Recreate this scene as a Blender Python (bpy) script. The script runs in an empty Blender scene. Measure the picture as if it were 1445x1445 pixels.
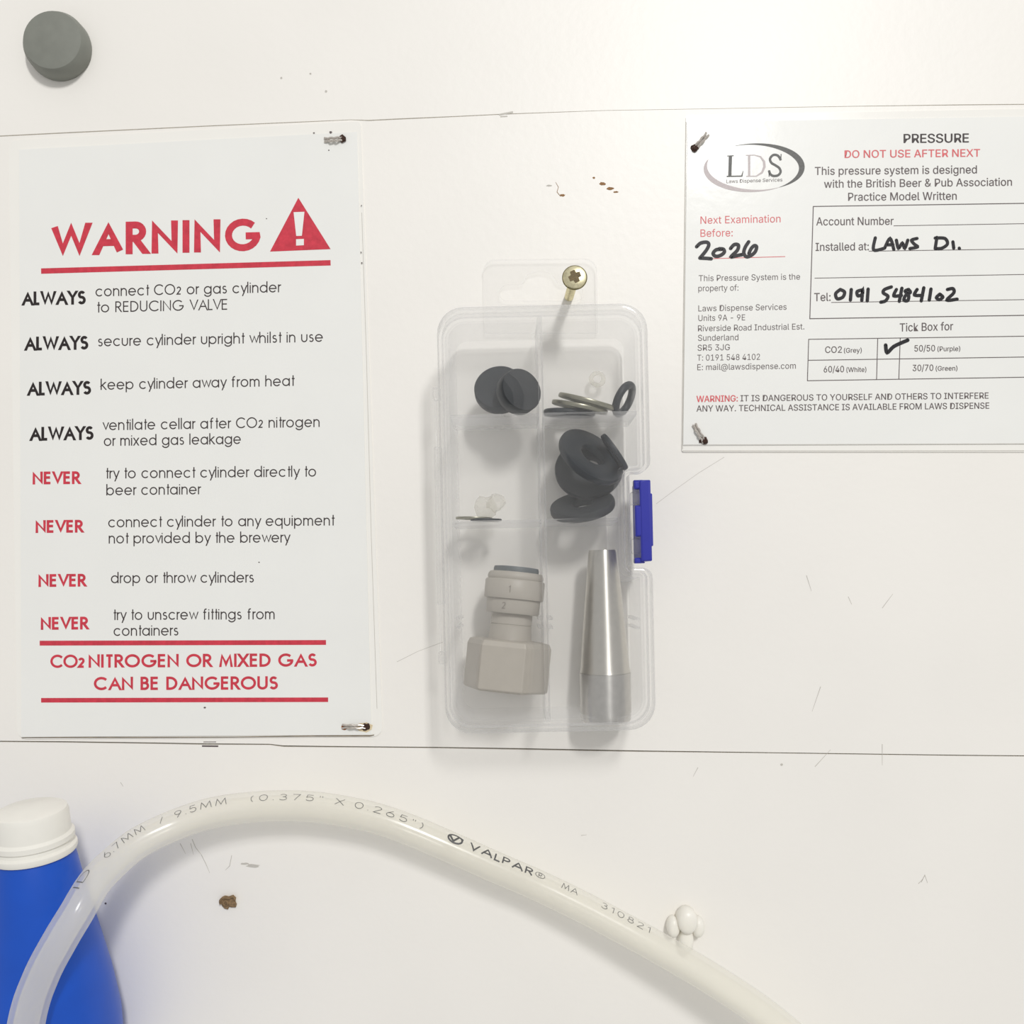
import bpy, bmesh, math, random, os
from mathutils import Vector, Matrix
random.seed(7)
C = bpy.context.scene
COL = C.collection
# ------------------------------------------------------------------ camera / light / exposure
S = 1.0 / 4500.0            # metres per photo pixel on the wall plane
ZC = 1200 * S               # camera distance to the wall
CX, CY = 722.5, 820.0       # where the optical axis meets the wall (pixels)
CZ = 0.0                    # height of the optical axis

def P(px, py, d=0.0):
    """photo pixel + distance d (m) in front of the wall -> world point"""
    k = (ZC - d) / ZC
    return Vector(((px - CX) * S * k, -d, CZ + (CY - py) * S * k))

cam = bpy.data.cameras.new('camera')
cam.sensor_width = 36.0
cam.lens = 36.0 * 1200 / 1445
cam.shift_y = (CY - 722.5) / 1445
cam.clip_start = 0.005
cam_o = bpy.data.objects.new('camera', cam); COL.objects.link(cam_o)
cam_o.location = (0, -ZC, CZ); cam_o.rotation_euler = (math.pi / 2, 0, 0)
C.camera = cam_o

w = bpy.data.worlds.new('world'); C.world = w; w.use_nodes = True
bg = w.node_tree.nodes['Background']
bg.inputs[0].default_value = (1.0, 0.99, 0.975, 1); bg.inputs[1].default_value = 0.52

lamp = bpy.data.lights.new('cellar_lamp', 'AREA')
lamp.shape = 'RECTANGLE'; lamp.size = 0.17; lamp.size_y = 0.34
lamp.energy = 21.5; lamp.color = (1.0, 0.99, 0.975)
lo = bpy.data.objects.new('cellar_lamp', lamp); COL.objects.link(lo)
lo.location = ((2835 - CX) * S, -1.7, CZ + (CY + 4150) * S)
lo.rotation_euler = (Vector((0.01, 0, CZ)) - lo.location).to_track_quat('-Z', 'Y').to_euler()

C.view_settings.view_transform = 'Standard'
C.view_settings.look = 'None'
C.view_settings.exposure = 0.0
C.view_settings.gamma = 1.0
C.view_settings.use_curve_mapping = False
C.cycles.transparent_max_bounces = 48
C.cycles.max_bounces = 16
C.cycles.diffuse_bounces = 8
C.cycles.transmission_bounces = 12
C.cycles.use_denoising = True

# ------------------------------------------------------------------ materials
def srgb(r, g, b):
    f = lambda c: (c / 255 / 12.92) if c / 255 <= 0.04045 else ((c / 255 + 0.055) / 1.055) ** 2.4
    return (f(r), f(g), f(b), 1)

def mat(name, rgb, rough=0.5, metal=0.0, coat=0.0, spec=0.5, var=0.04, scale=300, bump=0.0, bscale=900, trans=0.0, sss=0.0, aniso=0.0):
    m = bpy.data.materials.new(name); m.use_nodes = True
    nt = m.node_tree; b = nt.nodes['Principled BSDF']
    c = srgb(*rgb)
    tc = nt.nodes.new('ShaderNodeTexCoord')
    nz = nt.nodes.new('ShaderNodeTexNoise'); nz.inputs['Scale'].default_value = scale; nz.inputs['Detail'].default_value = 4
    nt.links.new(tc.outputs['Object'], nz.inputs['Vector'])
    rp = nt.nodes.new('ShaderNodeValToRGB')
    rp.color_ramp.elements[0].position = 0.3; rp.color_ramp.elements[1].position = 0.7
    rp.color_ramp.elements[0].color = tuple(min(1, x * (1 - var)) for x in c[:3]) + (1,)
    rp.color_ramp.elements[1].color = tuple(min(1, x * (1 + var)) for x in c[:3]) + (1,)
    nt.links.new(nz.outputs['Fac'], rp.inputs[0]); nt.links.new(rp.outputs[0], b.inputs['Base Color'])
    b.inputs['Roughness'].default_value = rough; b.inputs['Metallic'].default_value = metal
    b.inputs['Specular IOR Level'].default_value = spec
    b.inputs['Coat Weight'].default_value = coat; b.inputs['Coat Roughness'].default_value = 0.12
    b.inputs['Transmission Weight'].default_value = trans
    b.inputs['Anisotropic'].default_value = aniso
    if sss:
        b.inputs['Subsurface Weight'].default_value = sss
        b.inputs['Subsurface Radius'].default_value = (1, 1, 1); b.inputs['Subsurface Scale'].default_value = 0.003
    if bump:
        n2 = nt.nodes.new('ShaderNodeTexNoise'); n2.inputs['Scale'].default_value = bscale; n2.inputs['Detail'].default_value = 5
        nt.links.new(tc.outputs['Object'], n2.inputs['Vector'])
        bp = nt.nodes.new('ShaderNodeBump'); bp.inputs['Strength'].default_value = bump; bp.inputs['Distance'].default_value = 0.0005
        nt.links.new(n2.outputs['Fac'], bp.inputs['Height'])
        nt.links.new(bp.outputs[0], b.inputs['Normal']); nt.links.new(bp.outputs[0], b.inputs['Coat Normal'])
    return m

def thin_plastic(name, tint, body, base_fac, edge_fac, rough=0.15, cloud=0.0):
    """thin translucent plastic: clear transmission + white haze + glossy skin"""
    m = bpy.data.materials.new(name); m.use_nodes = True
    nt = m.node_tree; nt.nodes.clear()
    out = nt.nodes.new('ShaderNodeOutputMaterial')
    tr = nt.nodes.new('ShaderNodeBsdfTransparent'); tr.inputs[0].default_value = srgb(*tint)
    df = nt.nodes.new('ShaderNodeBsdfDiffuse'); df.inputs[0].default_value = srgb(*body)
    tl = nt.nodes.new('ShaderNodeBsdfTranslucent'); tl.inputs[0].default_value = srgb(*body)
    hz = nt.nodes.new('ShaderNodeMixShader'); hz.inputs[0].default_value = 0.5
    nt.links.new(df.outputs[0], hz.inputs[1]); nt.links.new(tl.outputs[0], hz.inputs[2])
    lw = nt.nodes.new('ShaderNodeLayerWeight'); lw.inputs['Blend'].default_value = 0.5
    pw = nt.nodes.new('ShaderNodeMath'); pw.operation = 'POWER'; pw.inputs[1].default_value = 3.0
    nt.links.new(lw.outputs['Facing'], pw.inputs[0])
    mr = nt.nodes.new('ShaderNodeMapRange'); mr.inputs['To Min'].default_value = base_fac; mr.inputs['To Max'].default_value = edge_fac
    nt.links.new(pw.outputs[0], mr.inputs['Value'])
    fac = mr.outputs[0]
    tc = nt.nodes.new('ShaderNodeTexCoord')
    nz = nt.nodes.new('ShaderNodeTexNoise'); nz.inputs['Scale'].default_value = 90; nz.inputs['Detail'].default_value = 3
    nt.links.new(tc.outputs['Object'], nz.inputs['Vector'])
    ad = nt.nodes.new('ShaderNodeMath'); ad.operation = 'MULTIPLY_ADD'; ad.inputs[1].default_value = cloud; ad.use_clamp = True
    nt.links.new(nz.outputs['Fac'], ad.inputs[0]); nt.links.new(fac, ad.inputs[2])
    m1 = nt.nodes.new('ShaderNodeMixShader')
    nt.links.new(ad.outputs[0], m1.inputs[0]); nt.links.new(tr.outputs[0], m1.inputs[1]); nt.links.new(hz.outputs[0], m1.inputs[2])
    gl = nt.nodes.new('ShaderNodeBsdfGlossy'); gl.inputs['Roughness'].default_value = rough
    bp = nt.nodes.new('ShaderNodeBump'); bp.inputs['Strength'].default_value = 0.12; bp.inputs['Distance'].default_value = 0.0006
    nt.links.new(nz.outputs['Fac'], bp.inputs['Height']); nt.links.new(bp.outputs[0], gl.inputs['Normal'])
    p5 = nt.nodes.new('ShaderNodeMath'); p5.operation = 'POWER'; p5.inputs[1].default_value = 5.0
    nt.links.new(lw.outputs['Facing'], p5.inputs[0])
    fr = nt.nodes.new('ShaderNodeMapRange'); fr.inputs['To Min'].default_value = 0.018; fr.inputs['To Max'].default_value = 0.25
    nt.links.new(p5.outputs[0], fr.inputs['Value'])
    m2 = nt.nodes.new('ShaderNodeMixShader')
    nt.links.new(fr.outputs[0], m2.inputs[0]); nt.links.new(m1.outputs[0], m2.inputs[1]); nt.links.new(gl.outputs[0], m2.inputs[2])
    nt.links.new(m2.outputs[0], out.inputs[0])
    return m

M = {}
M['paint'] = mat('white_painted_board', (243, 240, 234), 0.42, var=0.012, scale=26, bump=0.10, bscale=420)
M['gap'] = mat('dirty_joint', (120, 100, 78), 0.9, var=0.25, scale=120)
M['lam'] = mat('laminate_film', (244, 242, 236), 0.25, coat=0.12, spec=0.3, var=0.01, scale=60, bump=0.05, bscale=160)
M['paper'] = mat('laminated_paper', (239, 239, 235), 0.4, coat=0.07, spec=0.25, var=0.01, scale=50, bump=0.12, bscale=150)
M['red'] = mat('red_print', (206, 62, 78), 0.4, spec=0.3, var=0.12, scale=700)
M['redfaint'] = mat('faded_red_print', (222, 104, 108), 0.45, spec=0.3, var=0.10, scale=700)
M['ink'] = mat('dark_print', (62, 54, 54), 0.45, spec=0.3, var=0.08, scale=800)
M['inkbold'] = mat('black_print', (44, 38, 38), 0.45, spec=0.3, var=0.08, scale=800)
M['inkgrey'] = mat('grey_print', (100, 90, 90), 0.45, spec=0.3, var=0.12, scale=800)
M['logodark'] = mat('logo_dark_grey', (92, 92, 90), 0.45, spec=0.3, var=0.18, scale=1500)
M['logolight'] = mat('logo_pale_grey', (196, 186, 186), 0.45, spec=0.3, var=0.06, scale=1500)
M['marker'] = mat('black_marker', (22, 20, 26), 0.45, spec=0.3, var=0.3, scale=900)
M['steel'] = mat('turned_steel', (206, 203, 196), 0.36, metal=1.0, var=0.03, scale=500, bump=0.02, bscale=2500, aniso=0.5)
M['dullsteel'] = mat('dull_steel_washer', (150, 148, 132), 0.36, metal=0.9, var=0.05, scale=900)
M['staple'] = mat('staple_wire', (205, 198, 190), 0.35, metal=0.7, var=0.2, scale=2500)
M['rust'] = mat('rusted_wire', (58, 32, 18), 0.75, var=0.5, scale=2500, bump=0.6, bscale=4000)
M['ruststain'] = mat('rust_stain', (226, 208, 172), 0.6, var=0.08, scale=1200)
M['ruststain2'] = mat('orange_rust_spot', (158, 96, 54), 0.7, var=0.2, scale=1500)
M['rubber'] = mat('black_rubber', (24, 31, 38), 0.5, var=0.15, scale=600, bump=0.1, bscale=1800)
M['rubber2'] = mat('grey_black_rubber', (44, 47, 50), 0.6, var=0.12, scale=500, bump=0.1, bscale=1800)
M['greyplastic'] = mat('grey_fitting_plastic', (176, 170, 160), 0.45, var=0.02, scale=300, bump=0.05, bscale=1200)
M['darkgrey'] = mat('dark_grey_collet', (98, 104, 106), 0.5, var=0.04)
M['embossed'] = mat('moulded_digit', (140, 134, 126), 0.5)
M['blue'] = mat('blue_latch_plastic', (38, 44, 160), 0.32, coat=0.2, var=0.04, scale=200)
M['bottle'] = mat('blue_bottle_plastic', (0, 78, 190), 0.38, var=0.04, scale=120)
M['cap'] = mat('white_cap_plastic', (238, 236, 228), 0.4, var=0.01)
M['whiteplastic'] = mat('ivory_plastic', (240, 237, 228), 0.35, var=0.015, sss=0.3)
M['zinc'] = mat('yellow_zinc', (226, 218, 182), 0.3, metal=1.0, var=0.15, scale=1500)
M['zincrim'] = mat('dark_zinc_rim', (120, 112, 74), 0.35, metal=0.8, var=0.3, scale=2500)
M['recess'] = mat('shaded_screw_recess', (92, 76, 40), 0.5, metal=0.2, var=0.5, scale=3000)  # recess shade put into the colour; the cross itself is not sunk
M['greyobj'] = mat('grey_plastic_and_shade', (128, 130, 122), 0.5, var=0.05)  # one grey for the bracket and the shadow around it
M['chip'] = mat('exposed_brown_plug', (132, 108, 78), 0.8, var=0.35, scale=1300, bump=0.5, bscale=2500)
M['scuff_shade'] = mat('grey_scuff_and_shade', (196, 192, 184), 0.7, var=0.06)  # scuffs, and also the painted shade lines along the laminate edges
M['scuff_shade2'] = mat('dirt_line', (128, 116, 98), 0.8, var=0.25, scale=300)
M['chipbrown'] = mat('paint_chip_brown', (150, 112, 74), 0.8, var=0.3, scale=2000)
M['tubeprint'] = mat('grey_tube_print', (92, 92, 92), 0.5, var=0.2, scale=2500)
M['box'] = thin_plastic('clear_box_plastic', (254, 254, 254), (252, 252, 252), 0.036, 0.46, 0.10, cloud=0.02)
M['tab'] = thin_plastic('clear_tab_plastic', (255, 255, 255), (252, 252, 252), 0.02, 0.4, 0.1, cloud=0.02)
M['crumple'] = thin_plastic('cloudy_nylon', (253, 253, 251), (250, 247, 242), 0.18, 0.6, 0.2, cloud=0.15)
M['tube'] = thin_plastic('milky_tube', (255, 255, 253), (252, 250, 245), 0.30, 0.55, 0.18, cloud=0.03)

def tangent(m):
    nt = m.node_tree; t = nt.nodes.new('ShaderNodeTangent'); t.direction_type = 'RADIAL'; t.axis = 'Z'
    nt.links.new(t.outputs[0], nt.nodes['Principled BSDF'].inputs['Tangent'])
M['steel'].node_tree.nodes['Principled BSDF'].inputs['Anisotropic'].default_value = 0.8
M['steel'].node_tree.nodes['Principled BSDF'].inputs['Anisotropic Rotation'].default_value = 0.25
tangent(M['steel'])
M['steel2'] = mat('turned_steel_dull', (196, 194, 190), 0.36, metal=1.0, var=0.05, scale=500, aniso=0.8)
M['steel2'].node_tree.nodes['Principled BSDF'].inputs['Anisotropic Rotation'].default_value = 0.25
tangent(M['steel2'])
# ------------------------------------------------------------------ mesh helpers
def tag(o, label=None, cat=None, group=None, kind=None):
    if label: o['label'] = label
    if cat: o['category'] = cat
    if group: o['group'] = group
    if kind: o['kind'] = kind
    return o

def empty(name, loc, label=None, cat=None, group=None):
    o = bpy.data.objects.new(name, None); COL.objects.link(o)
    o.location = loc; o.empty_display_size = 0.005
    return tag(o, label, cat, group)

def org(o):
    v = Vector((0, 0, 0))
    while o is not None:
        v = v + Vector(o.location); o = o.parent
    return v

def obj(name, vf, m, parent=None, smooth=False, loc=None):
    """vf = (verts in world coordinates, faces)"""
    vs, fs = vf
    vs = [Vector(v) for v in vs]
    if parent is not None: o0 = org(parent)
    elif loc is not None: o0 = Vector(loc)
    else:
        n = len(vs); o0 = sum(vs, Vector()) / n
    me = bpy.data.meshes.new(name)
    me.from_pydata([v - o0 for v in vs], [], fs)
    bm = bmesh.new(); bm.from_mesh(me)
    bmesh.ops.recalc_face_normals(bm, faces=bm.faces) if name not in FLAT else None
    bm.to_mesh(me); bm.free()
    if smooth:
        me.polygons.foreach_set('use_smooth', [len(p.vertices) == 4 or name in ('cap', 'tube_wall', 'head', 'lug', 'stem') for p in me.polygons])
        try: me.set_sharp_from_angle(angle=math.radians(38))
        except Exception: pass
    me.materials.append(m); me.update()
    o = bpy.data.objects.new(name, me); COL.objects.link(o)
    if parent is not None: o.parent = parent
    else: o.location = o0
    return o
FLAT = {'lettering', 'handwriting', 'rule'}

def join(*parts):
    V, F = [], []
    for vs, fs in parts:
        k = len(V); V += list(vs); F += [tuple(i + k for i in f) for f in fs]
    return V, F

def prism(pts, d0, d1, bev=0.0):
    """outline in photo pixels (taken at depth d1) extruded between depths d0 < d1"""
    front = [P(x, y, d1) for x, y in pts]
    back = [Vector((v.x, -d0, v.z)) for v in front]
    n = len(pts)
    if bev:
        c = sum(front, Vector()) / n
        f2 = []
        for i in range(n):
            a, b, e = front[i - 1], front[i], front[(i + 1) % n]
            t1 = (b - a).normalized(); t2 = (e - b).normalized()
            n1 = Vector((-t1.z, 0, t1.x)); n2 = Vector((-t2.z, 0, t2.x))
            nn = (n1 + n2); nn = nn.normalized() if nn.length > 1e-6 else n1
            if nn.dot(c - b) < 0 and n1.dot(c - b) < 0: nn = -nn
            f2.append(b + nn * bev)
        mid = [Vector((v.x, v.y + bev, v.z)) for v in front]
        V = f2 + mid + back
        F = [tuple(range(n))] + [(i, (i + 1) % n, n + (i + 1) % n, n + i) for i in range(n)] \
            + [(n + i, n + (i + 1) % n, 2 * n + (i + 1) % n, 2 * n + i) for i in range(n)] + [tuple(range(3 * n - 1, 2 * n - 1, -1))]
        return V, F
    V = front + back
    F = [tuple(range(n))] + [(i, (i + 1) % n, n + (i + 1) % n, n + i) for i in range(n)] + [tuple(range(2 * n - 1, n - 1, -1))]
    return V, F

def roundpoly(pts, radii, n=6):
    """polygon (2D) with rounded corners, n+1 points per corner; handles reflex corners"""
    out = []; N = len(pts)
    for i in range(N):
        a = Vector(pts[i - 1]); b = Vector(pts[i]); c = Vector(pts[(i + 1) % N])
        r = radii[i]
        u = (a - b).normalized(); v = (c - b).normalized()
        ang = math.acos(max(-1, min(1, u.dot(v))))
        if r < 1e-6 or ang > 3.1:
            out += [b.copy() for _ in range(n + 1)]; continue
        t = min(r / math.tan(ang / 2), (a - b).length * 0.5, (c - b).length * 0.5); r = t * math.tan(ang / 2)
        cen = b + (u + v).normalized() * (r / math.sin(ang / 2))
        p0 = b + u * t; p1 = b + v * t
        a0 = math.atan2(p0.y - cen.y, p0.x - cen.x); a1 = math.atan2(p1.y - cen.y, p1.x - cen.x)
        da = (a1 - a0 + math.pi) % (2 * math.pi) - math.pi
        out += [Vector((cen.x + r * math.cos(a0 + da * k / n), cen.y + r * math.sin(a0 + da * k / n))) for k in range(n + 1)]
    return out

def frame_from(axis):
    a = Vector(axis).normalized()
    t = Vector((0, 0, 1)) if abs(a.z) < 0.9 else Vector((1, 0, 0))
    u = a.cross(t).normalized(); v = a.cross(u).normalized()
    return a, u, v

def lathe(prof, origin, axis, n=48, closed=False, up=None):
    """prof = [(r, h)]; revolve around axis from origin"""
    a, u, v = frame_from(axis)
    origin = Vector(origin); V = []; F = []
    for r, h in prof:
        for k in range(n):
            t = 2 * math.pi * k / n
            V.append(origin + a * h + (u * math.cos(t) + v * math.sin(t)) * r)
    m = len(prof)
    rng = range(m) if closed else range(m - 1)
    for i in rng:
        j = (i + 1) % m
        for k in range(n):
            k2 = (k + 1) % n
            F.append((i * n + k, i * n + k2, j * n + k2, j * n + k))
    if not closed:
        if prof[0][0] > 1e-7: F.append(tuple(range(n))[::-1])
        if prof[-1][0] > 1e-7: F.append(tuple((m - 1) * n + k for k in range(n)))
    return V, F

def washer(center, normal, ro, ri, th, n=48, rnd=0.3):
    b = min(th * rnd, (ro - ri) * rnd)
    h = th / 2
    prof = [(ri + b, -h), (ro - b, -h), (ro - b * .3, -h + b * .3), (ro, -h + b), (ro, h - b), (ro - b * .3, h - b * .3), (ro - b, h), (ri + b, h), (ri + b * .3, h - b * .3), (ri, h - b), (ri, -h + b), (ri + b * .3, -h + b * .3)]
    return lathe(prof, center, normal, n, closed=True)

def torus(center, normal, R, r, n=48, k=14):
    prof = [(R + r * math.cos(2 * math.pi * i / k), r * math.sin(2 * math.pi * i / k)) for i in range(k)]
    return lathe(prof, center, normal, n, closed=True)

def sweep(pts, radius, k=16, ref=Vector((0, -1, 0)), cap=True):
    V = []; F = []; N = len(pts)
    rad = radius if isinstance(radius, list) else [radius] * N
    for i in range(N):
        t = (pts[min(i + 1, N - 1)] - pts[max(i - 1, 0)]).normalized()
        nn = (ref - t * ref.dot(t))
        nn = nn.normalized() if nn.length > 1e-5 else Vector((1, 0, 0))
        b = t.cross(nn)
        for j in range(k):
            a = 2 * math.pi * j / k
            V.append(pts[i] + (nn * math.cos(a) + b * math.sin(a)) * rad[i])
    for i in range(N - 1):
        for j in range(k):
            j2 = (j + 1) % k
            F.append((i * k + j, i * k + j2, (i + 1) * k + j2, (i + 1) * k + j))
    if cap:
        F.append(tuple(range(k))[::-1]); F.append(tuple((N - 1) * k + j for j in range(k)))
    return V, F

def catmull(P_, n=12):
    out = []
    for i in range(len(P_) - 1):
        p0 = P_[max(i - 1, 0)]; p1 = P_[i]; p2 = P_[i + 1]; p3 = P_[min(i + 2, len(P_) - 1)]
        for k in range(n):
            t = k / n
            out.append(0.5 * ((2 * p1) + (p2 - p0) * t + (2 * p0 - 5 * p1 + 4 * p2 - p3) * t * t + (3 * p1 - p0 - 3 * p2 + p3) * t ** 3))
    out.append(P_[-1].copy())
    return out

# ------------------------------------------------------------------ 2D ribbons in pixel space
def ribbon(pts, wid, closed=False, caps=False):
    """pts px; wid full width (number or list) -> (2D verts, faces)"""
    pts = [Vector(p) for p in pts]
    q = [pts[0]]; ws = wid if isinstance(wid, list) else [wid] * len(pts); W = [ws[0]]
    for p, ww in zip(pts[1:], ws[1:]):
        if (p - q[-1]).length > 1e-4: q.append(p); W.append(ww)
    if closed and (q[0] - q[-1]).length < 1e-4: q.pop(); W.pop()
    n = len(q); V = []; F = []
    if n < 2: return V, F
    for i in range(n):
        a = q[i - 1] if (closed or i > 0) else None
        c = q[(i + 1) % n] if (closed or i < n - 1) else None
        t1 = (q[i] - a).normalized() if a is not None else (c - q[i]).normalized()
        t2 = (c - q[i]).normalized() if c is not None else t1
        n1 = Vector((-t1.y, t1.x)); n2 = Vector((-t2.y, t2.x))
        nn = n1 + n2
        if nn.length < 0.3: nn = n1; sc = 1
        else:
            nn.normalize(); sc = min(1 / max(nn.dot(n1), 0.3), 2.6)
        h = W[i] / 2 * sc
        V += [q[i] + nn * h, q[i] - nn * h]
    for i in range(n if closed else n - 1):
        j = (i + 1) % n
        F.append((2 * i, 2 * j, 2 * j + 1, 2 * i + 1))
    if caps:
        for i in (0, n - 1):
            k = len(V); V.append(q[i])
            for s in range(12):
                V.append(q[i] + Vector((math.cos(s * math.pi / 6), math.sin(s * math.pi / 6))) * W[i] / 2)
            F += [(k, k + 1 + s, k + 1 + (s + 1) % 12) for s in range(12)]
    return V, F

def lift(vf, d):
    """2D pixel mesh -> world mesh at depth d, faces towards the room"""
    vs, fs = vf
    V = [P(v.x, v.y, d + (v.z if len(v) > 2 else 0)) for v in vs]; F = []
    for f in fs:
        if len(f) < 3: continue
        a, b, c = V[f[0]], V[f[1]], V[f[2]]
        nn = (b - a).cross(c - a)
        if nn.y > 0: f = tuple(reversed(f))
        F.append(f)
    V2 = []; F2 = []                      # overlapping pen strokes: every facet a few microns apart
    for i, f in enumerate(F):
        k = len(V2); dz = (i * 7 % 5) * 1.5e-6
        V2 += [V[j] + Vector((0, -dz, 0)) for j in f]; F2.append(tuple(range(k, k + len(f))))
    return V2, F2

# ------------------------------------------------------------------ geometric stroke alphabet (cap height 1)
def arc(cx, cy, rx, ry, a0, a1, n=None):
    n = n or max(4, int(abs(a1 - a0) / 15))
    return [(cx + rx * math.cos(math.radians(a0 + (a1 - a0) * i / n)), cy + ry * math.sin(math.radians(a0 + (a1 - a0) * i / n))) for i in range(n + 1)]
X = 0.70; R_ = X / 2
def bowl(x=0): return arc(x + R_, R_, R_, R_, 0, 360, 24)
G = {
 'a': (X, [bowl(), [(X, 0), (X, X)]]),
 'b': (X, [bowl(), [(0, 0), (0, 1.05)]]),
 'c': (X * .9, [arc(R_, R_, R_, R_, 42, 318)]),
 'd': (X, [bowl(), [(X, 0), (X, 1.05)]]),
 'e': (X, [[(0.02, R_)] + [(X, R_)] + arc(R_, R_, R_, R_, 0, 322)[1:]]),
 'f': (.34, [[(.36, 1.02)] + arc(.30, .86, .16, .17, 90, 180) + [(.14, 0)], [(0, X), (.32, X)]]),
 'g': (X, [bowl(), [(X, X), (X, 0)] + arc(R_, -.02, R_, .28, 0, -165)]),
 'h': (.56, [[(0, 0), (0, 1.05)], [(0, .38)] + arc(.28, .40, .28, .30, 180, 0) + [(.56, 0)]]),
 'i': (.0, [[(0, 0), (0, X)], [(0, .90), (0, 1.0)]]),
 'k': (.46, [[(0, 0), (0, 1.05)], [(.42, X), (0, .33)], [(.12, .42), (.48, 0)]]),
 'l': (.0, [[(0, 0), (0, 1.05)]]),
 'm': (.92, [[(0, 0), (0, X)], [(0, .4)] + arc(.23, .44, .23, .26, 180, 0) + [(.46, 0)], [(.46, .4)] + arc(.69, .44, .23, .26, 180, 0) + [(.92, 0)]]),
 'n': (.54, [[(0, 0), (0, X)], [(0, .38)] + arc(.27, .42, .27, .28, 180, 0) + [(.54, 0)]]),
 'o': (X, [bowl()]),
 'p': (X, [bowl(), [(0, X), (0, -.30)]]),
 'q': (X, [bowl(), [(X, X), (X, -.30)]]),
 'r': (.26, [[(0, 0), (0, X)], [(0, .40)] + arc(.22, .44, .22, .25, 180, 75)]),
 's': (.38, [arc(.20, .53, .16, .165, 35, 235) + arc(.20, .19, .19, .185, 70, -150)]),
 't': (.28, [[(.14, 0), (.14, .98)], [(0, X), (.30, X)]]),
 'u': (.54, [[(0, X)] + arc(.27, .28, .27, .28, 180, 360) + [(.54, X)]]),
 'v': (.54, [[(0, X), (.27, 0), (.54, X)]]),
 'w': (.88, [[(0, X), (.22, 0), (.44, X), (.66, 0), (.88, X)]]),
 'x': (.48, [[(0, X), (.48, 0)], [(.48, X), (0, 0)]]),
 'y': (.54, [[(0, X), (.28, 0)], [(.54, X), (.14, -.30)]]),
 'A': (.80, [[(0, 0), (.40, 1), (.80, 0)], [(.15, .34), (.65, .34)]]),
 'B': (.48, [[(0, 0), (0, 1), (.22, 1)] + arc(.22, .77, .21, .23, 90, -90) + [(0, .54)], [(.2, .54)] + arc(.24, .27, .24, .27, 90, -90) + [(0, 0)]]),
 'C': (.86, [arc(.5, .5, .5, .5, 42, 318)]),
 'D': (.68, [[(0, 0), (0, 1), (.2, 1)] + arc(.2, .5, .48, .5, 90, -90) + [(0, 0)]]),
 'E': (.46, [[(.48, 1), (0, 1), (0, 0), (.48, 0)], [(0, .54), (.45, .54)]]),
 'F': (.44, [[(.46, 1), (0, 1), (0, 0)], [(0, .54), (.42, .54)]]),
 'G': (.98, [arc(.5, .5, .5, .5, 45, 350) + [(.985, .46), (.60, .46)]]),
 'I': (.0, [[(0, 0), (0, 1)]]),
 'L': (.38, [[(0, 1), (0, 0), (.40, 0)]]),
 'M': (.86, [[(0, 0), (.12, 1), (.43, .12), (.74, 1), (.86, 0)]]),
 'N': (.68, [[(0, 0), (0, 1), (.68, 0), (.68, 1)]]),
 'O': (1.0, [arc(.5, .5, .5, .5, 0, 360, 30)]),
 'P': (.46, [[(0, 0), (0, 1), (.22, 1)] + arc(.22, .74, .25, .26, 90, -90) + [(0, .48)]]),
 'R': (.50, [[(0, 0), (0, 1), (.22, 1)] + arc(.22, .74, .25, .26, 90, -90) + [(0, .48)], [(.20, .48), (.52, 0)]]),
 'S': (.50, [arc(.26, .75, .22, .24, 30, 235) + arc(.25, .27, .25, .265, 68, -150)]),
 'T': (.50, [[(0, 1), (.50, 1)], [(.25, 1), (.25, 0)]]),
 'U': (.62, [[(0, 1), (0, .3)] + arc(.31, .3, .31, .3, 180, 360) + [(.62, 1)]]),
 'V': (.72, [[(0, 1), (.36, 0), (.72, 1)]]),
 'W': (1.16, [[(0, 1), (.29, 0), (.58, 1), (.87, 0), (1.16, 1)]]),
 'X': (.62, [[(0, 1), (.62, 0)], [(.62, 1), (0, 0)]]),
 'Y': (.64, [[(0, 1), (.32, .45), (.64, 1)], [(.32, .45), (.32, 0)]]),
 '0': (.56, [arc(.28, .5, .28, .5, 0, 360, 24)]),
 '1': (.20, [[(0, .82), (.20, 1), (.20, 0)]]),
 '2': (.50, [arc(.25, .74, .24, .26, 165, -35) + [(.0, 0), (.52, 0)]]),
 '3': (.50, [arc(.24, .76, .22, .24, 150, -90) + arc(.24, .27, .26, .27, 90, -150)]),
 '5': (.50, [[(.46, 1), (.08, 1), (.03, .55)] + arc(.24, .31, .26, .31, 125, -150)]),
 '6': (.52, [[(.40, 1)] + arc(.26, .30, .26, .30, 145, 505)]),
 '7': (.50, [[(0, 1), (.50, 1), (.15, 0)]]),
 '8': (.50, [arc(.25, .76, .20, .24, -90, 270), arc(.25, .26, .25, .26, 90, 450)]),
 '9': (.52, [[(.12, 0)] + arc(.26, .70, .26, .30, -35, 325)]),
 '.': (.0, [[(0, 0), (0, .12)]]),
 '/': (.4, [[(0, 0), (.4, 1)]]),
 '"': (.16, [[(0, 1), (0, .72)], [(.16, 1), (.16, .72)]]),
 '(': (.18, [arc(.35, .45, .35, .62, 125, 235)]),
 ')': (.18, [arc(-.17, .45, .35, .62, 55, -55)]),
 ' ': (.30, []),
}
def stroke_layout(s, gap, small=None):
    """centre lines and total width; characters in `small` indexes are set at 70 %"""
    x = 0; out = []
    for i, ch in enumerate(s):
        wd, ps = G[ch]; k = 0.72 if (small and i in small) else 1.0
        for p in ps: out.append([(x + a * k, b * k) for a, b in p])
        tight = (0.5 if gap < .3 else .8) if ch in 'AVWYLTvwyrt' else 1.0
        x += wd * k + gap * (tight if ch != ' ' else .6)
    return out, x - gap

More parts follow.
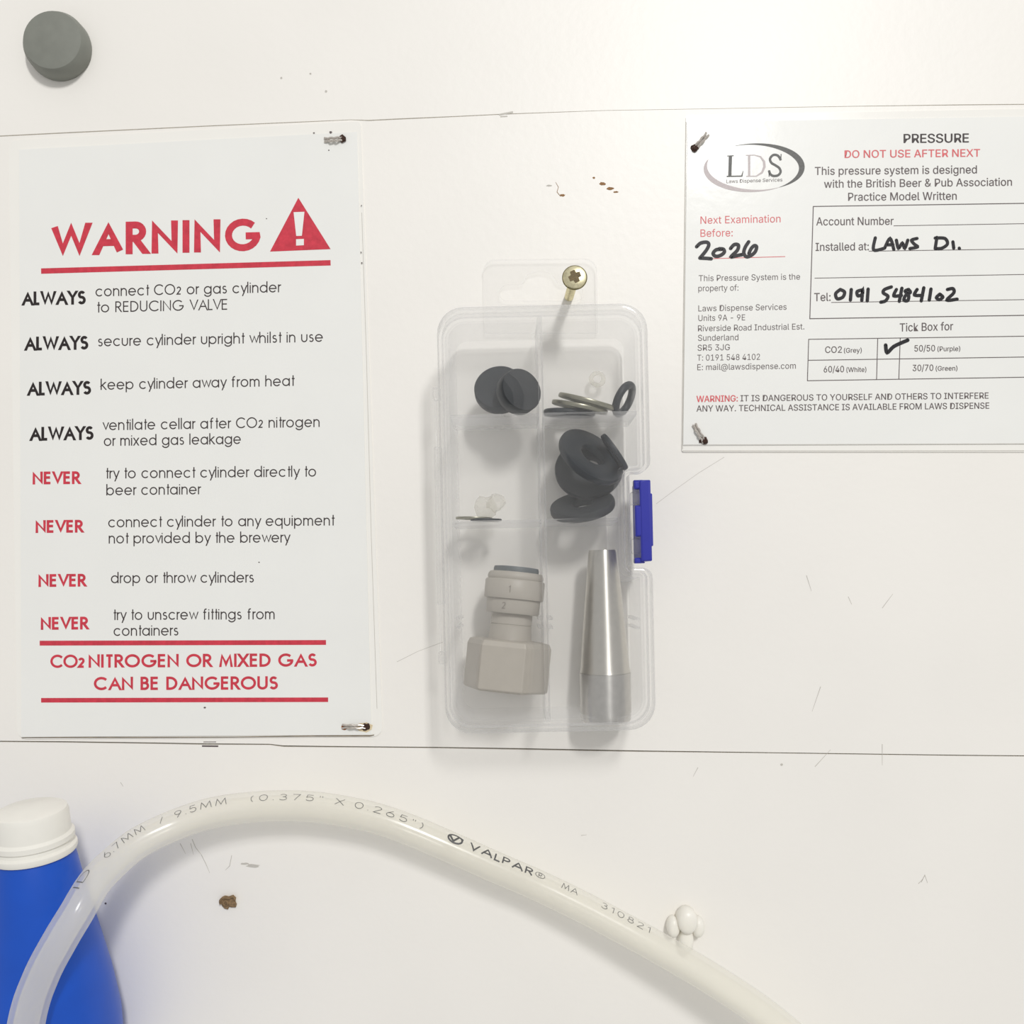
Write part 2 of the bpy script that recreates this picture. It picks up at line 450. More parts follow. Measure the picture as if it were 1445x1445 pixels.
def stroke_text(s, x0, y0, x1, y1, cap, weight, gap=.24, small=None, caps=False):
    """fit s between the pixel x0..x1 on a baseline y0..y1; cap height and weight in pixels"""
    lines, W = stroke_layout(s, gap, small)
    x0 += weight / 2; x1 -= weight / 2; cap_ = cap - weight
    sx = (x1 - x0) / W
    parts = []; lvl = 0
    for ln in lines:
        q = []
        for a, b in ln:
            px = x0 + a * sx; t = (px - x0) / (x1 - x0)
            q.append(Vector((px, y0 + (y1 - y0) * t - weight / 2 - b * cap_)))
        closed = len(q) > 8 and (q[0] - q[-1]).length < 0.01
        lo = min(p.y for p in q) - weight / 2; hi = max(p.y for p in q) + weight / 2
        ext_ends = []
        if not closed:                       # stems and diagonals run on to the base line / cap line
            for e, nb in ((0, 1), (-1, -2)):
                dd = q[e] - q[nb]
                if dd.length > cap * .2 and abs(dd.y) > abs(dd.x) * .3 and (abs(q[e].y - weight / 2 - lo) < .8 or abs(q[e].y + weight / 2 - hi) < .8):
                    q[e] = q[e] + dd.normalized() * weight * (1.0 if abs(dd.x) > .2 * abs(dd.y) else .5)
                    if not caps: ext_ends.append((e, q[e].copy(), q[nb].copy()))
        vs, fs = ribbon(q, weight, closed=closed, caps=caps)
        if not closed:
            for e, a_, b_ in ext_ends:
                dd = a_ - b_; n_ = len(vs)
                for v in (vs[0:2] if e == 0 else vs[n_ - 2:n_]):
                    bound = hi if dd.y > 0 else lo
                    k_ = (bound - v.y) / dd.y; v += dd * k_
        for v in vs: v.y = max(lo, min(hi, v.y))
        lvl = (lvl + 1) % 3
        parts.append(([Vector((v.x, v.y, lvl * 4e-6)) for v in vs], fs))
    return join(*parts)

def dense(q, st=1.6):
    out = [q[0]]
    for a, b in zip(q, q[1:]):
        n = max(1, int((b - a).length / st))
        out += [a.lerp(b, (i + 1) / n) for i in range(n)]
    return out

# real font for the certificate
def load_font():
    try:
        p = os.path.join(bpy.utils.system_resource('DATAFILES'), 'fonts', 'Inter.woff2')
        if os.path.exists(p): return bpy.data.fonts.load(p)
    except Exception: pass
    return None
FONT = load_font()
def cap_height():
    cu = bpy.data.curves.new('t', 'FONT'); cu.body = 'H'
    if FONT: cu.font = FONT
    o = bpy.data.objects.new('t', cu); COL.objects.link(o); bpy.context.view_layer.update()
    me = o.to_mesh(); h = max(v.co.y for v in me.vertices); o.to_mesh_clear()
    bpy.data.objects.remove(o); bpy.data.curves.remove(cu)
    return h
CAPH = cap_height()
def font_text(s, x0, y0, x1, y1, cap, bold=0.0, narrow=False):
    cu = bpy.data.curves.new('t', 'FONT'); cu.body = s
    if FONT: cu.font = FONT
    cu.size = 1.0; cu.resolution_u = 3; cu.offset = 0
    o = bpy.data.objects.new('t', cu); COL.objects.link(o)
    bpy.context.view_layer.update()
    me = o.evaluated_get(bpy.context.evaluated_depsgraph_get()).to_mesh()
    vs = [v.co.copy() for v in me.vertices]; fs = [tuple(p.vertices) for p in me.polygons]
    o.evaluated_get(bpy.context.evaluated_depsgraph_get()).to_mesh_clear()
    bpy.data.objects.remove(o); bpy.data.curves.remove(cu)
    mn = min(v.x for v in vs); mx = max(v.x for v in vs)
    ch = CAPH
    out = []
    for v in vs:
        t = (v.x - mn) / (mx - mn)
        out.append(Vector((x0 + (x1 - x0) * t, y0 + (y1 - y0) * t - v.y / ch * cap, 0)))
    if bold > 0.003: bold = max(bold, .014)
    if bold > 0:                             # heavier weight: three prints a hair apart
        k = bold * cap * 1.6
        return join(*[([v + Vector((dx * k, dy * k, (i + 1) * 5e-6)) for v in out], fs) for i, (dx, dy) in enumerate(((-.5, 0), (.5, 0), (0, .25), (0, -.25)))])
    return out, fs

# ------------------------------------------------------------------ wall: three wide boards with narrow joints
MM = 0.001
wall = obj('wall_back', prism([(-1900, -1500), (3300, -1500), (3300, 3200), (-1900, 3200)], -0.022, -0.0125), M['gap'], loc=(0, 0.0125, CZ))
tag(wall, kind='structure')
top_seam = [(-1900, 286), (-300, 207), (91, 187.5), (300, 177.5), (440, 171.5), (495, 169), (520, 170), (560, 168), (640, 164.5), (712, 161), (850, 156), (1000, 153.5), (1200, 150), (1354, 148), (1600, 146), (3300, 130)]
topgap = [1.0, 1.0, 1.3, 1.1, .9, .5, 1.2, 1.3, 1.0, .9, .35, .35, .5, 1.0, 1.0, 1.0]
bot_seam = [(-1900, 1040), (-300, 1044), (91, 1047), (200, 1048.5), (290, 1050), (380, 1050.5), (400, 1053), (500, 1054), (620, 1055), (740, 1057), (900, 1060), (1100, 1062.5), (1354, 1066), (1600, 1068), (3300, 1085)]
botgap = [1.2, 1.2, 1.6, 1.6, 1.7, 1.4, 1.9, 1.5, 1.5, 1.9, 1.7, 1.1, 1.3, 1.3, 1.3]
def shifted(seam, gaps, s): return [(x, y + s * g / 2 + s * .15) for (x, y), g in zip(seam, gaps)]
E0, E1 = -1900, 3300
pl_top = [(E0, -1500), (E1, -1500)] + shifted(top_seam, topgap, -1)[::-1]
pl_mid = shifted(top_seam, topgap, 1) + shifted(bot_seam, botgap, -1)[::-1]
pl_bot = shifted(bot_seam, botgap, 1) + [(E1, 3200), (E0, 3200)]
planks = []
for pts in (pl_top, pl_mid, pl_bot):
    planks.append(obj('plank', prism(pts, -0.012, 0.0), M['paint'], wall))

def mark(host, name, vf, m, d=0.00004):
    return obj(name, lift(vf, d), m, host)
FLAT |= {'scuff', 'paint_chip', 'scratch', 'rust_stain', 'logo_ring', 'logo_letter', 'printed_frame', 'tick_mark', 'exclamation_mark', 'warning_triangle', 'moulded_digit', 'printing'}
def blob(cx, cy, rx, ry, n=14, jag=.3, seed=1):
    r = random.Random(seed)
    V = [Vector((cx, cy))] + [Vector((cx + rx * math.cos(2 * math.pi * i / n) * (1 + r.uniform(-jag, jag)), cy + ry * math.sin(2 * math.pi * i / n) * (1 + r.uniform(-jag, jag)))) for i in range(n)]
    return V, [(0, 1 + i, 1 + (i + 1) % n) for i in range(n)]
mid, bot, top = planks[1], planks[2], planks[0]
mark(mid, 'scratch', ribbon([(926, 711), (950, 693), (985, 668), (1022, 645)], .5), M['scuff_shade'])
mark(mid, 'scratch', ribbon([(560, 934), (590, 919), (625, 906)], .5), M['scuff_shade'])
mark(mid, 'paint_chip', join(ribbon([(791, 277), (786, 271), (788, 264), (784, 257)], [.8, .8, .7, .4]), blob(794, 275.5, 3.6, 1.8, seed=3)), M['chipbrown'])
mark(mid, 'paint_chip', join(blob(838, 251, 2, 1.4, seed=4), blob(850, 259, 4.5, 2.4, seed=5), blob(861, 266, 5, 2, seed=6), blob(869, 271, 4.5, 1.2, seed=8)), M['chipbrown'])
mark(mid, 'scuff', blob(775, 262, 4, 1.2, seed=9), M['scuff_shade'])
mark(top, 'scuff', join(ribbon([(704, 162), (724, 158)], 2.4), ribbon([(706, 164.6), (716, 164)], 1.6)), M['scuff_shade'], 0.00004)
for x, y, r in ((397, 110, 1.4), (438, 104, 1.4), (460, 129, 1.6)): mark(top, 'scuff', blob(x, y, r, r, seed=int(x)), M['scuff_shade'])
for pts in ([(271, 1184), (276, 1196), (284, 1206)], [(269, 1190), (273, 1206)], [(254, 1190), (262, 1205)], [(327, 1207), (324, 1222), (318, 1228)], [(284, 1206), (290, 1218), (296, 1232)],
            [(1300, 1245), (1305, 1235), (1309, 1246)], [(1296, 1247), (1302, 1241)], [(1138, 812), (1145, 834)], [(1197, 842), (1202, 853)], [(1158, 969), (1146, 1004)], [(1245, 858), (1260, 838)], [(1245, 1050), (1245, 1080)], [(1150, 1082), (1172, 1058)],
            [(820, 1179), (828, 1178)], [(985, 1083), (978, 1096)], [(170, 1104), (174, 1110)]):
    host = bot if pts[0][1] > 1058 else mid
    mark(host, 'scratch', ribbon(pts, [.9] * (len(pts) - 1) + [.4]), M['scuff_shade'])
mark(bot, 'scuff', join(blob(357, 1222, 9, 2.6, seed=21), blob(345, 1219, 5, 1.6, seed=22)), M['scuff_shade'])
mark(bot, 'scuff', join(ribbon([(287, 1047), (305, 1047)], 1.0), ribbon([(285, 1052.8), (308, 1053)], 2.2)), M['inkgrey'])
mark(bot, 'scuff', blob(1103, 1079, 2.2, 1.6, seed=31), M['scuff_shade'])
for x, y, r in ((149, 1275, 1.6), (213, 1173, .1),): mark(bot, 'scuff', blob(x, y, r, r, seed=int(x)), M['inkgrey'])

# ------------------------------------------------------------------ sheets
def slab_sheet(name, pts, radii, d0, d1, m, parent):
    return obj(name, prism([tuple(v) for v in roundpoly(pts, radii, 5)], d0, d1), m, parent)

DP, DT = 0.00062, 0.00066
sign = empty('warning_sign', P(270, 1030, 0), 'laminated white gas safety notice with red WARNING heading, stapled left of the box', 'sign')
slab_sheet('laminate', [(12, 198), (509, 171), (540, 1039.5), (24, 1043)], [14, 6, 14, 14], 0.0, 0.00035, M['lam'], sign)
slab_sheet('paper', [(27, 211), (504, 186), (524, 1037), (30, 1040)], [1, 1, 1, 1], 0.00034, DP, M['paper'], sign)
def sline(s, x0, y0, x1, y1, cap=15.2, wt=1.55, m='ink', gap=.26, small=None, name='lettering'):
    return obj(name, lift(stroke_text(s, x0, y0, x1, y1, cap, wt, gap, small), DT), M[m], sign)
sline('WARNING', 72, 361.5, 367, 354, 46, 9.8, 'red', .40)
obj('warning_triangle', lift(([Vector((421, 279)), Vector((381, 355)), Vector((466.5, 351.5))], [(0, 1, 2)]), DT), M['red'], sign)
ex = ([Vector(v) for v in ((414.3, 299.4), (429.6, 298.8), (426, 332.7), (418, 333), (417.8, 337.6), (428.8, 337.1), (428.8, 346), (417.8, 346.6))], [(0, 1, 2, 3), (4, 5, 6, 7)])
obj('exclamation_mark', lift(ex, DT + 0.00004), M['paper'], sign)
def bar(x0, y0, x1, y1, t): return obj('rule', lift(ribbon([(x0, y0), (x1, y1)], t), DT), M['red'], sign)
bar(58, 382.5, 466.5, 370.8, 7.6); bar(56, 907.6, 460, 906.6, 6.8); bar(58, 988.2, 463, 987.4, 6.4)
for i, (x1, y) in enumerate(((121, 429.5), (124.6, 493.2), (128.5, 556.8), (132, 620.6))):
    sline('ALWAYS', x1 - 90, y + 1.6, x1, y, 19.5, 3.9, 'inkbold', .31)
for x1, y in ((113, 683), (117.2, 751.5), (121.2, 827.7), (124.5, 888.2)):
    sline('NEVER', x1 - 67, y + .6, x1, y, 18, 3.6, 'red', .31)
for s, a, b, c, e, sm in (
    ('connect CO2 or gas cylinder', 134.8, 418.4, 395.5, 412.4, [10]), ('to REDUCING VALVE', 136.5, 441, 321, 437, None),
    ('secure cylinder upright whilst in use', 138, 488.9, 455.5, 482.3, None), ('keep cylinder away from heat', 142, 550.2, 414.5, 544.5, None),
    ('ventilate cellar after CO2 nitrogen', 145, 607.2, 451, 602.5, [25]), ('or mixed gas leakage', 146.5, 629.4, 339.8, 626.5, None),
    ('try to connect cylinder directly to', 149, 675.3, 446, 672.5, None), ('beer container', 150, 699, 282.6, 697.5, None),
    ('connect cylinder to any equipment', 152.7, 744.2, 471, 741.5, None), ('not provided by the brewery', 153.4, 767, 408, 765.5, None),
    ('drop or throw cylinders', 156.5, 823, 358, 822, None), ('try to unscrew fittings from', 159.6, 875, 387.5, 873.8, None), ('containers', 160.3, 897.4, 251.5, 896.8, None)):
    sline(s, a, b, c, e, small=sm)
sline('CO2', 71, 942.6, 119.5, 942.4, 18.8, 3.3, 'red', .22, [2])
sline('NITROGEN OR MIXED GAS', 125, 942.2, 447, 940.6, 18.8, 3.5, 'red', .30)
sline('CAN BE DANGEROUS', 132.4, 974, 392.2, 973, 18.8, 3.5, 'red', .30)
for x, y, r in ((376, 308.5, .9), (510, 290, 1), (509.5, 356, 1.1), (510.5, 371, 1.2), (365.5, 793.5, 1.1), (289, 998.5, 1.6), (443, 187.5, 1.2), (466.5, 186.5, 2), (464, 212, 1.0)):
    obj('scuff', lift(blob(x, y, r, r * .8, seed=int(x + y)), DT + .00002), M['inkgrey'], sign)

cert = empty('pressure_certificate', P(1200, 636, 0), 'laminated pressure system notice with grey oval logo and handwritten numbers, stapled at right', 'notice')
slab_sheet('laminate', [(968, 163), (1620, 150), (1624, 638), (962, 638)], [3, 3, 3, 3], 0.0, 0.00035, M['lam'], cert)
slab_sheet('paper', [(970, 172), (1606, 162), (1610, 626), (964, 628.5)], [1, 1, 1, 1], 0.00034, DP, M['paper'], cert)
def fline(s, x0, y0, x1, y1, cap, m='inkgrey', bold=0.0):
    return obj('lettering', lift(font_text(s, x0, y0, x1, y1, cap, bold), DT), M[m], cert)
fline('PRESSURE', 1275.5, 201.6, 1367, 200.8, 12.4, 'ink', .04)
fline('DO NOT USE AFTER NEXT', 1192, 222.8, 1383, 220.9, 10.6, 'redfaint', .024)
fline('This pressure system is designed', 1150, 246.8, 1378.5, 244.6, 11.2, 'inkgrey', .006)
fline('with the British Beer & Pub Association', 1163, 265, 1428, 262.0, 11.0, 'inkgrey', .006)
fline('Practice Model Written', 1197, 283.3, 1350, 281.8, 11.2, 'inkgrey', .006)
fline('Account Number', 1152, 318, 1261, 317.2, 11.2, 'inkgrey', .004)
fline('Installed at:', 1151, 354, 1226, 353, 11.2, 'inkgrey', .004)
fline('Tel:', 1149, 425, 1172, 424.5, 11.4, 'inkgrey', .004)
fline('Tick Box for', 1269.8, 467.8, 1345, 465.8, 11.4, 'inkgrey', .004)
fline('CO2', 1164.5, 498, 1188, 497.7, 9.0, 'inkgrey', .01); fline('(Grey)', 1191, 497.8, 1216, 497.4, 6.6, 'inkgrey', .016)
fline('60/40', 1162.5, 525.5, 1191, 525.1, 8.8, 'inkgrey', .01); fline('(White)', 1194.5, 525, 1222.5, 524.6, 6.6, 'inkgrey', .016)
fline('50/50', 1290.5, 496, 1319.5, 495.6, 8.8, 'inkgrey', .01); fline('(Purple)', 1323, 495.6, 1355, 495.2, 6.6, 'inkgrey', .016)
fline('30/70', 1288, 523.6, 1317, 523.2, 8.8, 'inkgrey', .01); fline('(Green)', 1320.5, 523.2, 1351, 522.8, 6.6, 'inkgrey', .016)
fline('Next Examination', 988.5, 315.8, 1101.5, 313.6, 10.4, 'redfaint', 0); fline('Before:', 988.5, 334.2, 1034, 333.4, 10.4, 'redfaint', 0)
fline('This Pressure System is the', 986, 396.8, 1129, 394.4, 8.4, 'inkgrey', 0); fline('property of:', 985.5, 411, 1042, 410, 8.4, 'inkgrey', 0)
fline('Laws Dispense Services', 985.5, 439.4, 1110, 437, 8.4, 'inkgrey', 0)
fline('Units 9A - 9E', 985.5, 453, 1051.5, 452, 8.4, 'inkgrey', 0)
fline('Riverside Road Industrial Est.', 985, 467.6, 1135, 464.8, 8.4, 'inkgrey', 0)
fline('Sunderland', 985, 481, 1042, 480, 8.4, 'inkgrey', 0); fline('SR5 3JG', 984.5, 495, 1030, 494, 8.4, 'inkgrey', 0)
fline('T: 0191 548 4102', 984, 509, 1072.5, 507.6, 8.4, 'inkgrey', 0); fline('E: mail@lawsdispense.com', 984, 522.4, 1123, 520.2, 8.4, 'inkgrey', 0)
fline('WARNING:', 983, 567.4, 1041, 566.4, 8.8, 'redfaint', .035)
fline('IT IS DANGEROUS TO YOURSELF AND OTHERS TO INTERFERE', 1045, 566.3, 1395, 562.4, 8.6, 'inkgrey', .004)
fline('ANY WAY. TECHNICAL ASSISTANCE IS AVAILABLE FROM LAWS DISPENSE', 983, 580.8, 1396, 576.6, 8.6, 'inkgrey', .004)
def fr(pts, t=1.1, m='inkgrey', name='printed_frame'): return obj(name, lift(join(*[ribbon(p, t) for p in pts]), DT), M[m], cert)
fr([[(1600, 284.6), (1147.7, 291.3), (1142.8, 449.7), (1600, 442.5)]], 1.25)
fr([[(1261, 318.6), (1600, 313)], [(1226, 354.4), (1600, 349)], [(1149.5, 392.5), (1600, 384.5)], [(1173, 426.8), (1600, 420.5)]], .9)
fr([[(1600, 472.2), (1141.2, 478.8), (1139.4, 537.2), (1600, 529.8)], [(1140.4, 508.4), (1600, 501.4)], [(1238.6, 477.4), (1237, 535.8)], [(1270.4, 477), (1268.4, 535.2)]], 1.1)
fr([[(1004, 365), (1108, 362)]], .9, 'redfaint')
def hw(strokes, t, name='handwriting'):
    out = []
    for st in strokes:
        q = catmull([Vector(p) for p in st], 5)
        vs, fs = ribbon(q, t, caps=True); out.append(([Vector((v.x, v.y, (len(out) % 4) * 5e-6)) for v in vs], fs))
    return obj(name, lift(join(*out), DT + .00003), M['marker'], cert)
z = lambda L: [(970 + a / 6.88, 170 + b / 6.88) for a, b in L]
hw([z([(90, 1225), (130, 1190), (190, 1182), (208, 1210), (180, 1265), (122, 1335)]), z([(122, 1335), (180, 1338), (232, 1342)]),
    z([(330, 1250), (280, 1255), (250, 1290), (275, 1318), (320, 1310), (358, 1280), (350, 1250), (310, 1245)]),
    z([(420, 1242), (455, 1205), (495, 1210), (485, 1260), (425, 1322), (480, 1312), (530, 1302)]),
    z([(595, 1178), (562, 1230), (548, 1285), (572, 1322), (615, 1312), (658, 1275), (672, 1228), (650, 1215), (618, 1245), (598, 1292)])], 5.0)
z = lambda L: [(940 + a / 3.36, 140 + b / 3.36) for a, b in L]
hw([z([(992, 657), (984, 714), (1030, 708)]), z([(1036, 706), (1062, 660), (1080, 712)]), z([(1046, 690), (1076, 690)]),
    z([(1092, 668), (1102, 706), (1120, 682), (1132, 706), (1146, 668)]), z([(1190, 660), (1164, 668), (1176, 686), (1192, 700), (1156, 708)]),
    z([(1284, 655), (1276, 708)]), z([(1276, 658), (1322, 660), (1334, 686), (1308, 706), (1278, 708)]), z([(1360, 676), (1364, 706)]), z([(1390, 706), (1391, 708)])], 4.5)
z = lambda L: [(940 + a / 3.36, 390 + b / 3.36) for a, b in L]
hw([z([(826, 62), (804, 82), (812, 106), (838, 98), (846, 74), (826, 62)]), z([(878, 62), (874, 112)]), z([(930, 64), (906, 72), (910, 92), (930, 84), (932, 66), (928, 114)]), z([(958, 60), (954, 116)]),
    z([(1068, 50), (1036, 62), (1030, 78), (1052, 94), (1040, 116), (1018, 122)]), z([(1092, 62), (1080, 92), (1116, 90)]), z([(1118, 56), (1106, 118)]),
    z([(1150, 62), (1134, 70), (1150, 90), (1146, 114), (1128, 112), (1136, 90), (1158, 76), (1150, 62)]), z([(1190, 62), (1178, 88), (1216, 90)]), z([(1222, 54), (1210, 116)]),
    z([(1256, 60), (1248, 112)]), z([(1298, 84), (1282, 100), (1296, 110), (1312, 98), (1298, 84)]), z([(1334, 62), (1360, 58), (1364, 78), (1332, 112), (1380, 108)])], 4.7)
hw([[(1249.8, 487), (1252, 497.5), (1262, 488.5), (1281, 480)]], 5.2, 'tick_mark')
# logo
lc = lambda a: (1063.5, 235.5)
def crescent(a0, a1, wmax, n=40, peak=.5, cx=1063.5, cy=236.3, rx=68, ry=33, rot=0):
    pts = []; ws = []
    for i in range(n + 1):
        t = i / n; a = math.radians(a0 + (a1 - a0) * t)
        x, y = rx * math.cos(a), ry * math.sin(a)
        pts.append(Vector((cx + x * math.cos(rot) + y * math.sin(rot), cy - (y * math.cos(rot) - x * math.sin(rot)))))
        ws.append(.4 + wmax * math.sin(math.pi * t ** peak) ** 1.2)
    return ribbon(pts, ws)
obj('logo_ring', lift(crescent(112, -58, 8.0, peak=1.25), DT), M['logodark'], cert)
obj('logo_ring', lift(crescent(160, 302, 6.5, peak=.7), DT), M['logolight'], cert)
z = lambda L: [Vector((970 + a / 6.88, 170 + b / 6.88)) for a, b in L]
L_ = join(ribbon(z([(418, 345), (412, 540)]), 4.6), ribbon(z([(388, 345), (450, 342)]), 1.3), ribbon(z([(382, 543), (530, 540)]), 1.8), ribbon(z([(528, 544), (542, 488)]), [2.2, .6]))
obj('logo_letter', lift(L_, DT), M['logodark'], cert)
D_ = join(ribbon(z([(600, 342), (600, 540)]), 3.2), ribbon(z([(568, 338), (650, 336), (710, 352), (745, 400), (748, 450), (725, 505), (670, 540), (572, 542)]), [1.2, 1.3, 2, 3.2, 3.6, 2.8, 1.5, 1.3]))
obj('logo_letter', lift(D_, DT), M['logolight'], cert)
S_ = ribbon(catmull(z([(908, 385), (880, 342), (835, 335), (803, 370), (815, 410), (855, 435), (892, 462), (905, 500), (880, 532), (835, 538), (805, 520), (792, 485)]), 4), 3.4)
S_ = join(S_, ribbon(z([(910, 325), (908, 388)]), 1.2), ribbon(z([(792, 482), (794, 545)]), 1.2))
obj('logo_letter', lift(S_, DT), M['logodark'], cert)
fline('Laws Dispense Services', 1025, 258.4, 1104, 256, 5.0, 'inkgrey', -.004)

obj('dirty_edge', lift(ribbon([(30, 1041), (91, 1040.5), (200, 1040.5), (330, 1040), (440, 1038.5), (522, 1038.3), (528, 1037)], [.8, 1.2, 1.2, .9, 1.3, 1.5, 1.0]), DP + .00002), M['scuff_shade2'], sign)
obj('sealed_edge_shade', lift(ribbon([(510.5, 300), (517, 500), (524, 760), (532, 1000)], .6), .0004), M['scuff_shade'], sign)  # grey lines paint the edge shading of the laminate seal
obj('sealed_edge_shade', lift(join(ribbon([(968.5, 172), (963, 634)], .9), ribbon([(963, 636.5), (1200, 636.5), (1600, 636)], 1.0)), .0004), M['scuff_shade'], cert)
obj('sealed_edge_shade', lift(ribbon([(965, 627.8), (1200, 627), (1600, 625.5)], .8), DP + .00002), M['scuff_shade'], cert)
# ------------------------------------------------------------------ staples
def staple(cx, cy, ang, length, rustA, rustB, label, stain):
    """flattened office staple driven through a sheet; ang in degrees (pixel space, clockwise)"""
    a = math.radians(ang); u = Vector((math.cos(a), math.sin(a))); v = Vector((-u.y, u.x))
    e = empty('staple', P(cx, cy, DP), label, 'staple', 'rusty staples holding the sheets')
    L = length / 2; rnd = random.Random(int(cx))
    def pt(s, t, h): 
        q = Vector((cx, cy)) + u * s + v * t; return P(q.x, q.y, DP + h)
    # crown: two flattened wires side by side, arched
    for off in (-1.9, 1.9):
        pts = [pt(-L + 2 * L * i / 10, off + .6 * math.sin(i * 1.9 + off), 0.00025 + 0.0007 * math.sin(math.pi * i / 10) + .0001 * math.sin(i * 2.3)) for i in range(11)]
        obj('wire', sweep(pts, 0.00034, 8), M['staple'] if off > 0 else M['rust' if rustA and rustB else 'staple'], e, smooth=True)
    for s, rr in ((-1, rustA), (1, rustB)):
        V = []; F = []
        if rr:
            bm = bmesh.new(); bmesh.ops.create_icosphere(bm, subdivisions=2, radius=1)
            c = pt(s * (L - 2.5), 0, 0.0003)
            for w_ in bm.verts:
                k = 1 + rnd.uniform(-.28, .28)
                p3 = Vector((w_.co.x * 5.6 * S * k, w_.co.y * .0007 * k, w_.co.z * 4.9 * S * k))
                w_.co = c + p3
            vf = ([x.co.copy() for x in bm.verts], [tuple(x.index for x in f.verts) for f in bm.faces]); bm.free()
            obj('rusted_end', vf, M['rust'], e)
    if stain: obj('rust_stain', lift(blob(cx + u.x * (L - 4), cy + u.y * (L - 4) + .5, 11, 7, jag=.15, seed=3), DP + .00003), M['ruststain'], e)
    return e
staple(471.5, 196.5, -4, 27, False, True, 'rusty staple in the top right corner of the red warning notice', False)
s2 = staple(501, 1025.5, 1, 36, False, True, 'rusty staple with orange spot in the bottom right corner of warning notice', True)
obj('rust_spot', lift(blob(486, 1026, 4.8, 4.2, jag=.12, seed=12), DP + .00005), M['ruststain2'], s2)
staple(988.5, 200, -48, 29, True, False, 'bent rusty staple in top left corner of the certificate, above logo', False)
staple(987, 611.5, 60, 29, False, True, 'rusty staple in bottom left corner of the certificate', False)

# ------------------------------------------------------------------ clear storage box
DF = 0.025                                    # front of the lid
ANG = math.radians(1.25)
BC = P(771, 731.5, DF)                        # centre of the lid front
ca, sa = math.cos(ANG), math.sin(ANG)
def B(u, v, w):                               # local mm (right, up, distance from wall) -> world
    return Vector((BC.x + (u * ca - v * sa) * MM, -w * MM, BC.z + (u * sa + v * ca) * MM))
def uv(px, py, d):                            # pixel at depth d (mm) -> local mm
    p = P(px, py, d * MM); x = (p.x - BC.x) / MM; zz = (p.z - BC.z) / MM
    return (x * ca + zz * sa, -x * sa + zz * ca)
HW, HH = 30.0, 60.8
n_top = uv(905, 665, 25)[1]; n_bot = uv(905, 801, 25)[1]; n_in = uv(890, 730, 25)[0]
corners = [(-HW, -HH), (HW, -HH), (HW, n_bot), (n_in, n_bot), (n_in, n_top), (HW, n_top), (HW, HH), (-HW, HH)]
crad = [7.6, 7.6, 3.0, 1.2, 1.2, 3.0, 7.6, 7.6]
reflex = [0, 0, 0, 1, 1, 0, 0, 0]
def outline(ins, nn=7):
    pts = []; N = len(corners)
    for i in range(N):
        a = Vector(corners[i - 1]); b = Vector(corners[i]); c = Vector(corners[(i + 1) % N])
        t1 = (b - a).normalized(); t2 = (c - b).normalized()
        n1 = Vector((-t1.y, t1.x)); n2 = Vector((-t2.y, t2.x))
        pts.append(b + (n1 + n2) * ins)
    rr = [max(.35, r + ins) if f else max(.35, r - ins) for r, f in zip(crad, reflex)]
    return roundpoly(pts, rr, nn)
def loft(rings, cap0=False, cap1=False, closed=False):
    V = []; F = []; n = None
    for ins, wv in rings:
        o = outline(ins); n = len(o); V += [B(p.x, p.y, wv) for p in o]
    m = len(rings)
    for i in range(m if closed else m - 1):
        j = (i + 1) % m
        F += [(i * n + k, i * n + (k + 1) % n, j * n + (k + 1) % n, j * n + k) for k in range(n)]
    from mathutils.geometry import tessellate_polygon
    for flag, l in ((cap0, 0), (cap1, m - 1)):
        if not flag: continue
        o = outline(rings[l][0]); idx = [0]
        for k in range(1, n):
            if (o[k] - o[idx[-1]]).length > 1e-2: idx.append(k)
        if (o[idx[-1]] - o[0]).length < 1e-2: idx.pop()
        base_ = len(V); V += [B(o[k].x, o[k].y, rings[l][1]) for k in idx]
        for t in tessellate_polygon([[Vector((o[k].x, o[k].y, 0)) for k in idx]]):
            F.append(tuple(base_ + q_ for q_ in t))
    return V, F
box = empty('storage_box', B(0, -HH, 1.0), 'clear plastic compartment box with blue latch hanging from the screw', 'storage box')
# lid: plate with raised bead and skirt (solid shell)
obj('lid', loft([(2.6, 22.9), (1.3, 22.9), (1.2, 17.5), (0, 17.5), (0, 24.2), (.35, 24.8), (.9, 25.0), (1.6, 25.0), (2.0, 24.6), (2.6, 24.2)], cap0=True, cap1=True), M['box'], box, smooth=True)
# base: tub with flange
TI = 1.1
obj('tub', loft([(7.0, 3.2), (5.2, 3.3), (4.2, 4.2), (2.6, 17.2), (.6, 17.2), (.6, 16.0), (1.5, 15.9), (3.1, 4.0), (4.0, 2.4), (7.0, 2.1)], cap0=True, cap1=True), M['box'], box, smooth=True)
def wall_plate(u0, v0, u1, v1, t, w0, w1, name='divider'):
    a = Vector((u0, v0)); b = Vector((u1, v1)); n_ = (b - a).normalized(); n_ = Vector((-n_.y, n_.x)) * t / 2
    V = []
    for wv, k in ((w0, 1.15), (w1 - .3, .9), (w1, .55)):
        V += [B(*(a + n_ * k), wv), B(*(b + n_ * k), wv), B(*(b - n_ * k), wv), B(*(a - n_ * k), wv)]
    F = [(0, 1, 2, 3), (8, 9, 10, 11)] + [(i * 4 + k, i * 4 + (k + 1) % 4, i * 4 + 4 + (k + 1) % 4, i * 4 + 4 + k) for i in range(2) for k in range(4)]
    return obj(name, (V, F), M['box'], box)
uc = uv(767.5, 730, 22.5)[0]
wall_plate(uc, -HH + 2.6, uc, HH - 2.6, 1.5, 3.2, 22.6)
v1_ = uv(700, 586, 22.5)[1]; v2_ = uv(700, 736.5, 22.5)[1]
for vv in (v1_, v2_):
    wall_plate(-HW + 3.0, vv, uc - .7, vv, 1.2, 3.2, 22.0)
    right = (n_in if n_bot < vv < n_top else HW) - 3.2
    wall_plate(uc + .7, vv, right, vv, 1.2, 3.2, 22.0)
